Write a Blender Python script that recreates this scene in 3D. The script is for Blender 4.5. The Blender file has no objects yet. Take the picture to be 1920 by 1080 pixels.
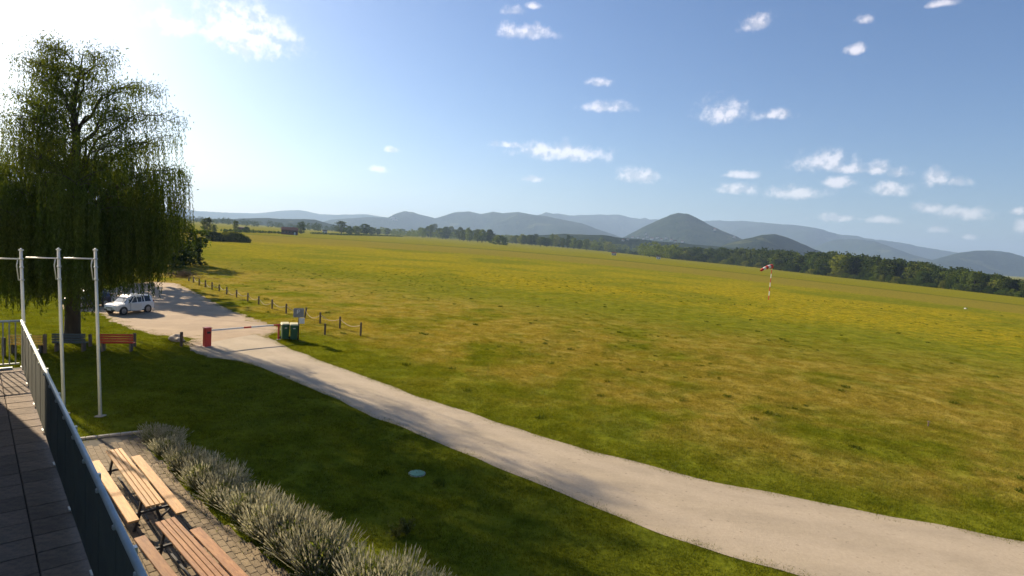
import bpy, bmesh, math, random
import numpy as np
from mathutils import Vector, Matrix
random.seed(7); rng = np.random.default_rng(7)
sc = bpy.context.scene
COL = sc.collection
R = math.radians

# ------------------------------------------------------------------ camera
CAM_H = 7.0
F_PX, Y_C, SLOPE = 1060.0, 451.0, .068
ROLL = math.atan(SLOPE)
PITCH = math.atan((540 - Y_C) * math.cos(ROLL) / F_PX)
FW = np.array([0, math.cos(PITCH), -math.sin(PITCH)])
UPV = np.array([0, math.sin(PITCH), math.cos(PITCH)])
RT = np.array([1., 0, 0])
_c, _s = math.cos(ROLL), math.sin(ROLL)
cam_r = _c * RT + _s * UPV
cam_u = -_s * RT + _c * UPV
cd = bpy.data.cameras.new('camera'); cam = bpy.data.objects.new('camera', cd); COL.objects.link(cam)
cd.sensor_width = 36; cd.lens = 36 * F_PX / 1920; cd.clip_start = .1; cd.clip_end = 60000
cam.matrix_world = Matrix(((cam_r[0], cam_u[0], -FW[0], 0), (cam_r[1], cam_u[1], -FW[1], 0), (cam_r[2], cam_u[2], -FW[2], CAM_H), (0, 0, 0, 1)))
sc.camera = cam

def ray(x, y):
    """direction through a point of the photograph"""
    return (x - 960) * cam_r + (540 - y) * cam_u + F_PX * FW

# ------------------------------------------------------------------ sun, exposure
SH_AZ, SUN_EL = -36.5, 25.0
a, e = R(SH_AZ), R(SUN_EL)
SUN = np.array([-math.cos(a) * math.cos(e), -math.sin(a) * math.cos(e), math.sin(e)])
ld = bpy.data.lights.new('sun', 'SUN'); ld.energy = 5.0; ld.angle = R(.6); ld.color = (1, .82, .58)
lo = bpy.data.objects.new('sun', ld); COL.objects.link(lo)
lo.rotation_euler = Vector(SUN).to_track_quat('Z', 'Y').to_euler(); lo.location = (-40, 40, 60)
sc.view_settings.view_transform = 'Standard'; sc.view_settings.look = 'None'
sc.view_settings.exposure = 1.3; sc.view_settings.gamma = 1
sc.cycles.use_denoising = True
sc.cycles.max_bounces = 4; sc.cycles.diffuse_bounces = 2; sc.cycles.adaptive_threshold = .025; sc.cycles.transparent_max_bounces = 8
sc.cycles.volume_bounces = 0; sc.cycles.use_adaptive_sampling = True

# ------------------------------------------------------------------ world: sky and small cumulus
w = bpy.data.worlds.new('World'); sc.world = w; w.use_nodes = True
nt = w.node_tree; nt.nodes.clear()
def N(t, typ, **kw):
    n = t.nodes.new(typ)
    for k, v in kw.items(): setattr(n, k, v)
    return n
def link(t, a_, b_): t.links.new(a_, b_)
def math_n(t, op, a_, b_=None, c_=None, clamp=False):
    n = N(t, 'ShaderNodeMath', operation=op, use_clamp=clamp)
    for i, v in enumerate((a_, b_, c_)):
        if v is None: continue
        if isinstance(v, (int, float)): n.inputs[i].default_value = v
        else: link(t, v, n.inputs[i])
    return n.outputs[0]
def sstep(t, v, lo_, hi_, a0=0., a1=1.):
    n = N(t, 'ShaderNodeMapRange', interpolation_type='SMOOTHSTEP')
    n.inputs['From Min'].default_value = lo_; n.inputs['From Max'].default_value = hi_
    n.inputs['To Min'].default_value = a0; n.inputs['To Max'].default_value = a1
    link(t, v, n.inputs['Value']); return n.outputs['Result']
def mixc(t, f, a_, b_, bt='MIX'):
    n = N(t, 'ShaderNodeMix', data_type='RGBA', blend_type=bt)
    for sock, v in ((n.inputs['Factor'], f), (n.inputs['A'], a_), (n.inputs['B'], b_)):
        if isinstance(v, (int, float)): sock.default_value = v
        elif isinstance(v, tuple): sock.default_value = (*v, 1) if len(v) == 3 else v
        else: link(t, v, sock)
    # the RGBA sockets come after the float ones
    return n
def mix(t, f, a_, b_, bt='MIX'):
    n = N(t, 'ShaderNodeMix', data_type='RGBA', blend_type=bt)
    s = {0: n.inputs[0], 1: n.inputs[6], 2: n.inputs[7]}
    for i, v in enumerate((f, a_, b_)):
        if isinstance(v, (int, float)): s[i].default_value = v
        elif isinstance(v, tuple): s[i].default_value = (*v, 1) if len(v) == 3 else v
        else: link(t, v, s[i])
    return n.outputs[2]
SKY_ST = .057
sky = N(nt, 'ShaderNodeTexSky', sky_type='NISHITA', sun_disc=False)
sky.sun_elevation = R(SUN_EL); sky.sun_rotation = math.atan2(SUN[0], SUN[1])
sky.altitude = 250; sky.air_density = 1.0; sky.dust_density = 1.2; sky.ozone_density = 3.5
sat = N(nt, 'ShaderNodeHueSaturation'); sat.inputs['Saturation'].default_value = 1.15; sat.inputs['Hue'].default_value = .508; link(nt, sky.outputs[0], sat.inputs['Color'])
tc = N(nt, 'ShaderNodeTexCoord'); sep = N(nt, 'ShaderNodeSeparateXYZ'); link(nt, tc.outputs['Generated'], sep.inputs[0])
az = math_n(nt, 'ARCTAN2', sep.outputs[0], sep.outputs[1]); el = math_n(nt, 'ARCSINE', sep.outputs[2])
cmb = N(nt, 'ShaderNodeCombineXYZ'); link(nt, az, cmb.inputs[0]); link(nt, el, cmb.inputs[1])
CL = [(462, 70, 82, 56), (330, 50, 55, 26), (980, 63, 46, 15), (965, 22, 20, 10), (998, 12, 14, 8), (1420, 47, 28, 19), (1600, 95, 19, 12),
      (1127, 156, 20, 9), (1140, 204, 40, 11), (1350, 216, 42, 26), (1447, 217, 38, 11), (955, 273, 32, 7), (1050, 288, 88, 17),
      (1200, 333, 42, 15), (1000, 337, 24, 6), (1545, 309, 50, 23), (1592, 318, 44, 11), (1643, 318, 20, 13), (1688, 325, 20, 11),
      (1383, 328, 30, 10), (1570, 342, 30, 12), (1382, 356, 34, 11), (1480, 363, 56, 15), (1665, 358, 36, 14), (1755, 335, 20, 20),
      (1800, 342, 20, 11), (1735, 391, 27, 11), (1570, 410, 42, 8), (1655, 413, 30, 9), (1815, 402, 46, 16), (1762, 432, 20, 8),
      (1815, 446, 12, 6), (1912, 398, 18, 8), (1918, 425, 18, 14), (705, 318, 18, 7), (735, 282, 14, 6), (1760, 8, 34, 9), (1622, 36, 16, 14)]
ells = []
for x, y, hw, hh in CL:
    def ae(px_, py_):
        d = ray(px_, py_); d = d / np.linalg.norm(d); return math.atan2(d[0], d[1]), math.asin(d[2])
    a0, e0 = ae(x, y); a1, _ = ae(x + hw, y); _, e1 = ae(x, y - hh)
    ells.append((a0, e0, 1.18 * abs(a1 - a0), 1.25 * abs(e1 - e0)))
for i in range(14):                                            # the same fair-weather puffs go on round the rest of the sky
    a0 = random.uniform(.95, 5.2); a0 = a0 if a0 < math.pi else a0 - 2 * math.pi
    wd = random.uniform(.02, .06); ells.append((a0, random.uniform(.05, .5), wd, wd * random.uniform(.25, .5)))
dmin = None
for a0, e0, hw, hh in ells:
    v = N(nt, 'ShaderNodeVectorMath', operation='MULTIPLY_ADD')
    link(nt, cmb.outputs[0], v.inputs[0]); v.inputs[1].default_value = (1 / hw, 1 / hh, 0); v.inputs[2].default_value = (-a0 / hw, -e0 / hh, 0)
    v2 = N(nt, 'ShaderNodeVectorMath', operation='MULTIPLY'); link(nt, v.outputs[0], v2.inputs[0]); v2.inputs[1].default_value = (1, -1.7, 0)
    v3 = N(nt, 'ShaderNodeVectorMath', operation='MAXIMUM'); link(nt, v.outputs[0], v3.inputs[0]); link(nt, v2.outputs[0], v3.inputs[1])   # flatter bases
    l = N(nt, 'ShaderNodeVectorMath', operation='LENGTH'); link(nt, v3.outputs[0], l.inputs[0])
    dmin = l.outputs['Value'] if dmin is None else math_n(nt, 'MINIMUM', dmin, l.outputs['Value'])
nz = N(nt, 'ShaderNodeTexNoise'); nz.inputs['Scale'].default_value = 34; nz.inputs['Detail'].default_value = 6; nz.inputs['Roughness'].default_value = .62
link(nt, tc.outputs['Generated'], nz.inputs['Vector'])
nz2 = N(nt, 'ShaderNodeTexNoise'); nz2.inputs['Scale'].default_value = 90; nz2.inputs['Detail'].default_value = 4
link(nt, tc.outputs['Generated'], nz2.inputs['Vector'])
dd = math_n(nt, 'ADD', dmin, math_n(nt, 'MULTIPLY', math_n(nt, 'SUBTRACT', nz.outputs['Fac'], .5), 2.5))
dd = math_n(nt, 'ADD', dd, math_n(nt, 'MULTIPLY', math_n(nt, 'SUBTRACT', nz2.outputs['Fac'], .5), .8))
dens = math_n(nt, 'MULTIPLY', sstep(nt, dd, .15, 1.25, 1, 0), sstep(nt, dmin, .85, 1.9, 1, 0))
up_ = N(nt, 'ShaderNodeVectorMath', operation='ADD'); link(nt, tc.outputs['Generated'], up_.inputs[0]); up_.inputs[1].default_value = (-.004, .003, .009)
nz3 = N(nt, 'ShaderNodeTexNoise'); nz3.inputs['Scale'].default_value = 34; nz3.inputs['Detail'].default_value = 3; link(nt, up_.outputs[0], nz3.inputs['Vector'])
lift = sstep(nt, math_n(nt, 'SUBTRACT', nz3.outputs['Fac'], nz.outputs['Fac']), -.10, .07)
ccol = mix(nt, lift, (.28, .26, .262), (.56, .49, .45))  # sunward lit tops and shaded undersides of the clouds painted into their colour
bg1 = N(nt, 'ShaderNodeBackground'); link(nt, sat.outputs[0], bg1.inputs[0]); bg1.inputs[1].default_value = SKY_ST
bg2a = N(nt, 'ShaderNodeBackground'); link(nt, ccol, bg2a.inputs[0]); bg2a.inputs[1].default_value = .72
bg2b = N(nt, 'ShaderNodeBackground'); link(nt, sat.outputs[0], bg2b.inputs[0]); bg2b.inputs[1].default_value = SKY_ST * .55
bg2 = N(nt, 'ShaderNodeAddShader'); link(nt, bg2a.outputs[0], bg2.inputs[0]); link(nt, bg2b.outputs[0], bg2.inputs[1])
mx = N(nt, 'ShaderNodeMixShader'); link(nt, math_n(nt, 'MULTIPLY', dens, .9), mx.inputs[0]); link(nt, bg1.outputs[0], mx.inputs[1]); link(nt, bg2.outputs[0], mx.inputs[2])
w.cycles.sampling_method = 'MANUAL'; w.cycles.sample_map_resolution = 512
wo = N(nt, 'ShaderNodeOutputWorld'); link(nt, mx.outputs[0], wo.inputs[0])

# ------------------------------------------------------------------ helpers
def ss(x, lo_, hi_):
    t = np.clip((np.asarray(x, float) - lo_) / (hi_ - lo_), 0, 1); return t * t * (3 - 2 * t)
def terrain(x, y):
    x = np.asarray(x, float); y = np.asarray(y, float)
    far = ss(np.hypot(x, y), 60, 170)
    return -4.6 * ss(x, 40, 290) * far + .12 * far * np.sin(x * .021 + 1) * np.sin(y * .017)
def gp(x, y, z=0.):
    """world point seen at a photo pixel, on the level z"""
    d = ray(x, y); t = (z - CAM_H) / d[2]; return np.array([d[0] * t, d[1] * t, z])
def tp(x, y):
    """world point seen at a photo pixel, on the terrain"""
    z = 0.
    for _ in range(14):
        p = gp(x, y, z); z = .5 * z + .5 * float(terrain(p[0], p[1]))
    p = gp(x, y, z); return p
def at_depth(x, y, dist):
    """point of the photo pixel's direction at a horizontal distance"""
    d = ray(x, y); t = dist / math.hypot(d[0], d[1]); return np.array([0, 0, CAM_H]) + d * t

def tag(o, label=None, cat=None, group=None, kind=None):
    if label: o['label'] = label
    if cat: o['category'] = cat
    if group: o['group'] = group
    if kind: o['kind'] = kind
    return o
def link_obj(name, me, parent=None, m=None):
    o = bpy.data.objects.new(name, me); COL.objects.link(o)
    if m is not None and me is not None and len(me.materials) == 0: me.materials.append(m)
    if parent is not None: o.parent = parent
    return o
def empty(name, loc=(0, 0, 0), rz=0., label=None, cat=None, group=None):
    o = bpy.data.objects.new(name, None); COL.objects.link(o); o.location = loc; o.rotation_euler = (0, 0, rz)
    o.empty_display_size = .2
    return tag(o, label, cat, group)
def copy_tree(o, parent=None):
    c = o.copy(); COL.objects.link(c); c.parent = parent
    for ch in list(o.children): copy_tree(ch, c)
    return c
class MB:
    """collects simple shapes into one mesh"""
    def __init__(s): s.v = []; s.f = []
    def add(s, vs, fs):
        n = len(s.v); s.v += [tuple(map(float, p)) for p in vs]; s.f += [tuple(i + n for i in f) for f in fs]; return s
    def box(s, c, d, rz=0., taper=1.0, bev=0.):
        hx, hy, hz = d[0] / 2, d[1] / 2, d[2] / 2; cr, sr = math.cos(rz), math.sin(rz); vs = []
        if bev <= 0:
            lay = [(-hz, 0, 1.), (hz, 0, taper)]
        else:
            lay = [(-hz, bev, 1.), (-hz + bev, 0, 1.), (hz - bev, 0, taper), (hz, bev, taper)]
        n4 = 4 if bev <= 0 else 8
        for z, ins, t in lay:
            X, Y = hx * t, hy * t
            if bev <= 0: ring = [(-X, -Y), (X, -Y), (X, Y), (-X, Y)]
            else:
                b = bev; X -= ins; Y -= ins
                ring = [(-X + b, -Y), (X - b, -Y), (X, -Y + b), (X, Y - b), (X - b, Y), (-X + b, Y), (-X, Y - b), (-X, -Y + b)]
            for x, y in ring: vs.append((c[0] + x * cr - y * sr, c[1] + x * sr + y * cr, c[2] + z))
        fs = [tuple(range(n4))[::-1], tuple(range(len(vs) - n4, len(vs)))]
        for k in range(len(lay) - 1):
            for i in range(n4):
                j = (i + 1) % n4; fs.append((k * n4 + i, k * n4 + j, (k + 1) * n4 + j, (k + 1) * n4 + i))
        return s.add(vs, fs)
    def tube(s, pts, rad, n=8, caps=True):
        pts = [Vector(p) for p in pts]; m = len(pts)
        if not hasattr(rad, '__len__'): rad = [rad] * m
        vs = []; ref = None
        for i, p in enumerate(pts):
            t = (pts[min(i + 1, m - 1)] - pts[max(i - 1, 0)]).normalized()
            if ref is None: ref = Vector((0, 0, 1)) if abs(t.z) < .9 else Vector((1, 0, 0))
            u = t.cross(ref).normalized(); v_ = u.cross(t).normalized(); ref = v_
            for k in range(n):
                an = 2 * math.pi * k / n; q = p + (u * math.cos(an) + v_ * math.sin(an)) * rad[i]; vs.append(q)
        fs = []
        for i in range(m - 1):
            for k in range(n):
                j = (k + 1) % n; fs.append((i * n + k, i * n + j, (i + 1) * n + j, (i + 1) * n + k))
        if caps: fs.append(tuple(range(n))[::-1]); fs.append(tuple(range((m - 1) * n, m * n)))
        return s.add(vs, fs)
    def beam(s, p, q, wd, ht):
        """bar of rectangular section between two points"""
        p, q = Vector(p), Vector(q); t = (q - p).normalized(); up = Vector((0, 0, 1)) if abs(t.z) < .95 else Vector((0, 1, 0))
        u = t.cross(up).normalized() * wd / 2; v_ = u.normalized().cross(t).normalized() * ht / 2
        vs = [p - u - v_, p + u - v_, p + u + v_, p - u + v_, q - u - v_, q + u - v_, q + u + v_, q - u + v_]
        return s.add(vs, [(3, 2, 1, 0), (4, 5, 6, 7), (0, 1, 5, 4), (1, 2, 6, 5), (2, 3, 7, 6), (3, 0, 4, 7)])
    def lathe(s, prof, n=16, c=(0, 0, 0), ax='z'):
        vs = []
        for r, z in prof:
            for k in range(n):
                an = 2 * math.pi * k / n; x, y = r * math.cos(an), r * math.sin(an)
                vs.append((c[0] + x, c[1] + y, c[2] + z) if ax == 'z' else (c[0] + x, c[1] + z, c[2] + y))
        fs = []
        for i in range(len(prof) - 1):
            for k in range(n):
                j = (k + 1) % n; fs.append((i * n + k, i * n + j, (i + 1) * n + j, (i + 1) * n + k))
        fs.append(tuple(range(n))[::-1]); fs.append(tuple(range((len(prof) - 1) * n, len(prof) * n)))
        return s.add(vs, fs)
    def mesh(s, name, m=None, smooth=False):
        me = bpy.data.meshes.new(name); me.from_pydata(s.v, [], s.f)
        bm = bmesh.new(); bm.from_mesh(me); bmesh.ops.recalc_face_normals(bm, faces=bm.faces); bm.to_mesh(me); bm.free()
        if m is not None: me.materials.append(m)
        if smooth: me.polygons.foreach_set('use_smooth', [True] * len(me.polygons))
        return me
    def build(s, name, m, parent=None, smooth=False):
        return link_obj(name, s.mesh(name, m, smooth), parent)
def np_mesh(name, V, Fc, m=None, smooth=False, uv=None):
    """mesh from arrays; Fc is (n,3) or (n,4)"""
    me = bpy.data.meshes.new(name); V = np.asarray(V, np.float32); Fc = np.asarray(Fc, np.int32); k = Fc.shape[1]
    me.vertices.add(len(V)); me.vertices.foreach_set('co', V.ravel())
    me.loops.add(Fc.size); me.loops.foreach_set('vertex_index', Fc.ravel())
    me.polygons.add(len(Fc)); me.polygons.foreach_set('loop_start', np.arange(0, Fc.size, k, dtype=np.int32))
    if smooth: me.polygons.foreach_set('use_smooth', np.ones(len(Fc), bool))
    me.update(calc_edges=True); me.validate()
    if m is not None: me.materials.append(m)
    return me
def poly_in(P, poly):
    """which of the points P lie inside the polygon"""
    P = np.asarray(P); x, y = P[:, 0], P[:, 1]; ins = np.zeros(len(P), bool); n = len(poly)
    for i in range(n):
        x1, y1 = poly[i][:2]; x2, y2 = poly[(i + 1) % n][:2]
        c_ = ((y1 > y) != (y2 > y)) & (x < (x2 - x1) * (y - y1) / (y2 - y1 + 1e-12) + x1); ins ^= c_
    return ins
def resample(pts, step):
    pts = np.array(pts, float); seg = np.linalg.norm(np.diff(pts, axis=0), axis=1); s_ = np.r_[0, np.cumsum(seg)]
    n = max(2, int(s_[-1] / step)); t = np.linspace(0, s_[-1], n)
    return np.stack([np.interp(t, s_, pts[:, k]) for k in range(pts.shape[1])], 1)

# ------------------------------------------------------------------ materials
def new_mat(name):
    m = bpy.data.materials.new(name); m.use_nodes = True; t = m.node_tree; t.nodes.clear()
    out = N(t, 'ShaderNodeOutputMaterial'); return m, t, out
def noise(t, vec, scale, detail=4, rough=.55, dist=0.):
    n = N(t, 'ShaderNodeTexNoise'); n.inputs['Scale'].default_value = scale; n.inputs['Detail'].default_value = detail
    n.inputs['Roughness'].default_value = rough; n.inputs['Distortion'].default_value = dist
    if vec is not None: link(t, vec, n.inputs['Vector'])
    return n.outputs['Fac']
def M(name, c1, c2=None, rough=.75, scale=6., bump=0., bscale=60., metal=0., stretch=None, rand=0., spec=.4, grime=0., coat=0.):
    m, t, out = new_mat(name); b = N(t, 'ShaderNodeBsdfPrincipled'); link(t, b.outputs[0], out.inputs[0])
    b.inputs['Roughness'].default_value = rough; b.inputs['Metallic'].default_value = metal; b.inputs['Specular IOR Level'].default_value = spec
    if coat: b.inputs['Coat Weight'].default_value = coat
    tc_ = N(t, 'ShaderNodeTexCoord'); vec = tc_.outputs['Object']
    if stretch:
        mp = N(t, 'ShaderNodeMapping'); mp.inputs['Scale'].default_value = stretch; link(t, vec, mp.inputs[0]); vec = mp.outputs[0]
    c2 = c2 or tuple(x * .72 for x in c1)
    f = noise(t, vec, scale, 6, .65); f = sstep(t, f, .3, .7); col = mix(t, f, c1, c2)
    if grime:
        g = sstep(t, noise(t, vec, scale * .35, 5, .7, .6), .45, .7, 0, grime); col = mix(t, g, col, (.05, .042, .032))
    if rand:
        oi = N(t, 'ShaderNodeObjectInfo'); hs = N(t, 'ShaderNodeHueSaturation')
        mr = N(t, 'ShaderNodeMapRange'); mr.inputs['To Min'].default_value = 1 - rand; mr.inputs['To Max'].default_value = 1 + rand
        link(t, oi.outputs['Random'], mr.inputs['Value']); link(t, mr.outputs[0], hs.inputs['Value']); link(t, col, hs.inputs['Color']); col = hs.outputs[0]
    link(t, col, b.inputs['Base Color'])
    if bump:
        bn = N(t, 'ShaderNodeBump'); bn.inputs['Strength'].default_value = bump; bn.inputs['Distance'].default_value = .02
        link(t, noise(t, vec, bscale, 5, .6), bn.inputs['Height']); link(t, bn.outputs[0], b.inputs['Normal'])
    return m
def leaf_mat(name, c1, c2, trans=.4, scale=.6, rand=.2, tcol=None):
    m, t, out = new_mat(name); tc_ = N(t, 'ShaderNodeTexCoord'); ge = N(t, 'ShaderNodeNewGeometry')
    f = sstep(t, noise(t, tc_.outputs['Object'], scale, 3), .3, .7); col = mix(t, f, c1, c2)
    mr = N(t, 'ShaderNodeMapRange'); mr.inputs['To Min'].default_value = .65; mr.inputs['To Max'].default_value = 1.35
    link(t, ge.outputs['Random Per Island'], mr.inputs['Value'])
    oi = N(t, 'ShaderNodeObjectInfo'); m2 = N(t, 'ShaderNodeMapRange'); m2.inputs['To Min'].default_value = 1 - rand; m2.inputs['To Max'].default_value = 1 + rand
    link(t, oi.outputs['Random'], m2.inputs['Value'])
    hs = N(t, 'ShaderNodeHueSaturation'); link(t, math_n(t, 'MULTIPLY', mr.outputs[0], m2.outputs[0]), hs.inputs['Value']); link(t, col, hs.inputs['Color'])
    d = N(t, 'ShaderNodeBsdfDiffuse'); link(t, hs.outputs[0], d.inputs[0])
    tr = N(t, 'ShaderNodeBsdfTranslucent')
    link(t, mix(t, 1., hs.outputs[0], tcol or (1.5, 1.35, .5), 'MULTIPLY'), tr.inputs[0])
    mx_ = N(t, 'ShaderNodeMixShader'); mx_.inputs[0].default_value = trans; link(t, d.outputs[0], mx_.inputs[1]); link(t, tr.outputs[0], mx_.inputs[2])
    link(t, mx_.outputs[0], out.inputs[0]); return m

def field_group():
    """colour of the airfield's turf by its place on the ground, shared by the soil and the blades"""
    g = bpy.data.node_groups.new('turf_colour', 'ShaderNodeTree')
    g.interface.new_socket('Color', in_out='OUTPUT', socket_type='NodeSocketColor')
    o = N(g, 'NodeGroupOutput'); ge = N(g, 'ShaderNodeNewGeometry'); P = ge.outputs['Position']
    fl = N(g, 'ShaderNodeVectorMath', operation='MULTIPLY'); link(g, P, fl.inputs[0]); fl.inputs[1].default_value = (1, 1, 0); P = fl.outputs[0]
    sp = N(g, 'ShaderNodeSeparateXYZ'); link(g, P, sp.inputs[0]); X, Y = sp.outputs[0], sp.outputs[1]
    n1 = noise(g, P, .03, 4, .6, .5); n2 = noise(g, P, .16, 5, .65, .4); n3 = noise(g, P, .9, 5, .7); n4 = noise(g, P, 5., 3, .7); n5 = noise(g, P, .35, 4, .7, .8); n6 = noise(g, P, 1.9, 4, .8)
    q = math_n(g, 'ADD', math_n(g, 'MULTIPLY', X, .6), math_n(g, 'MULTIPLY', Y, .8))          # metres across the road
    qn = math_n(g, 'ADD', q, math_n(g, 'MULTIPLY', math_n(g, 'SUBTRACT', n1, .5), 46.)); qn = math_n(g, 'ADD', qn, math_n(g, 'MULTIPLY', math_n(g, 'SUBTRACT', n2, .5), 26.))
    green = mix(g, sstep(g, n3, .3, .7), (.100, .120, .008), (.150, .160, .012))
    dry = mix(g, sstep(g, n3, .3, .7), (.205, .168, .028), (.265, .210, .045))
    lush = (.080, .100, .012)
    # dry belt beyond the road, mottled
    fd = math_n(g, 'MULTIPLY', sstep(g, qn, 17, 26), sstep(g, qn, 40, 58, 1, .0))
    fd = math_n(g, 'ADD', fd, 0.16)
    fd = math_n(g, 'MULTIPLY', fd, sstep(g, n2, .28, .62)); fd = math_n(g, 'ADD', fd, math_n(g, 'MULTIPLY', sstep(g, n5, .55, .75), .22), clamp=True)
    fd = math_n(g, 'MULTIPLY', fd, sstep(g, q, 15, 25, .05, 1.))
    c_ = mix(g, fd, green, dry)
    c_ = mix(g, math_n(g, 'MULTIPLY', sstep(g, n5, .50, .36), .4), c_, lush)
    c_ = mix(g, sstep(g, q, 26, 14, 0, .35), c_, (.075, .092, .010))          # lawn this side of the road darkened, deepening its shade in the colour
    # yellow flowers drift across the middle of the field
    ff = math_n(g, 'MULTIPLY', sstep(g, qn, 52, 80), sstep(g, qn, 140, 200, 1, .35))
    ff = math_n(g, 'MULTIPLY', ff, sstep(g, n1, .33, .60))
    fs = sstep(g, math_n(g, 'ADD', math_n(g, 'MULTIPLY', n4, .5), math_n(g, 'MULTIPLY', n3, .5)), .46, .60)
    c_ = mix(g, math_n(g, 'MULTIPLY', math_n(g, 'MULTIPLY', ff, fs), .80), c_, (.38, .275, .014))
    c_ = mix(g, math_n(g, 'MULTIPLY', ff, .16), c_, (.32, .24, .018))
    # mown airstrip and the stripes along it
    xa = math_n(g, 'ADD', X, 25.); s1 = math_n(g, 'ADD', Y, math_n(g, 'MULTIPLY', math_n(g, 'MULTIPLY', xa, xa), .0085))
    xb = math_n(g, 'ADD', X, 60.); s2 = math_n(g, 'ADD', Y, math_n(g, 'MULTIPLY', math_n(g, 'MULTIPLY', xb, xb), .0048))
    wob = math_n(g, 'MULTIPLY', math_n(g, 'SUBTRACT', n2, .5), 22.)
    s1 = math_n(g, 'ADD', s1, wob); s2 = math_n(g, 'ADD', s2, wob)
    strip = math_n(g, 'MULTIPLY', sstep(g, s1, 238, 256), sstep(g, s2, 372, 388, 1, 0))
    c_ = mix(g, math_n(g, 'MULTIPLY', strip, .65), c_, (.185, .150, .030))
    edge = math_n(g, 'MULTIPLY', sstep(g, s2, 374, 386), sstep(g, s2, 392, 412, 1, 0)); c_ = mix(g, math_n(g, 'MULTIPLY', edge, .6), c_, (.08, .075, .015))
    beyond = sstep(g, s2, 400, 425); c_ = mix(g, math_n(g, 'MULTIPLY', beyond, .65), c_, (.165, .158, .012))
    sp_ = math_n(g, 'MULTIPLY', sstep(g, noise(g, P, 2.6, 2, .5), .60, .70), sstep(g, n2, .42, .62)); c_ = mix(g, math_n(g, 'MULTIPLY', sp_, .55), c_, (.035, .05, .008))
    # fine clumps
    hv = N(g, 'ShaderNodeHueSaturation'); link(g, c_, hv.inputs['Color'])
    v = math_n(g, 'ADD', .15, math_n(g, 'MULTIPLY', n4, 1.15)); v = math_n(g, 'ADD', v, math_n(g, 'MULTIPLY', n3, .35)); v = math_n(g, 'ADD', v, math_n(g, 'MULTIPLY', math_n(g, 'SUBTRACT', n6, .4), 1.1)); link(g, v, hv.inputs['Value'])
    link(g, hv.outputs[0], o.inputs[0]); return g
TURF = field_group()
def ground_mat():
    m, t, out = new_mat('turf_soil'); b = N(t, 'ShaderNodeBsdfPrincipled'); link(t, b.outputs[0], out.inputs[0])
    g = N(t, 'ShaderNodeGroup', node_tree=TURF); link(t, g.outputs[0], b.inputs['Base Color']); b.inputs['Roughness'].default_value = 1.; b.inputs['Specular IOR Level'].default_value = 0.
    ge = N(t, 'ShaderNodeNewGeometry'); bn = N(t, 'ShaderNodeBump'); bn.inputs['Strength'].default_value = .6; bn.inputs['Distance'].default_value = .09
    h = math_n(t, 'ADD', math_n(t, 'MULTIPLY', noise(t, ge.outputs['Position'], 1.6, 6, .75), .8), math_n(t, 'MULTIPLY', noise(t, ge.outputs['Position'], 4., 3), .35))
    link(t, h, bn.inputs['Height']); link(t, bn.outputs[0], b.inputs['Normal']); return m
def blade_mat():
    m, t, out = new_mat('grass_blades'); g = N(t, 'ShaderNodeGroup', node_tree=TURF); ge = N(t, 'ShaderNodeNewGeometry')
    hs = N(t, 'ShaderNodeHueSaturation'); link(t, g.outputs[0], hs.inputs['Color'])
    mr = N(t, 'ShaderNodeMapRange'); mr.inputs['To Min'].default_value = .75; mr.inputs['To Max'].default_value = 1.5; link(t, ge.outputs['Random Per Island'], mr.inputs['Value']); link(t, mr.outputs[0], hs.inputs['Value'])
    d = N(t, 'ShaderNodeBsdfDiffuse'); link(t, hs.outputs[0], d.inputs[0]); tr = N(t, 'ShaderNodeBsdfTranslucent'); link(t, mix(t, 1., hs.outputs[0], (1.25, 1.2, .5), 'MULTIPLY'), tr.inputs[0])
    mx_ = N(t, 'ShaderNodeMixShader'); mx_.inputs[0].default_value = .45; link(t, d.outputs[0], mx_.inputs[1]); link(t, tr.outputs[0], mx_.inputs[2]); link(t, mx_.outputs[0], out.inputs[0]); return m
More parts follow.
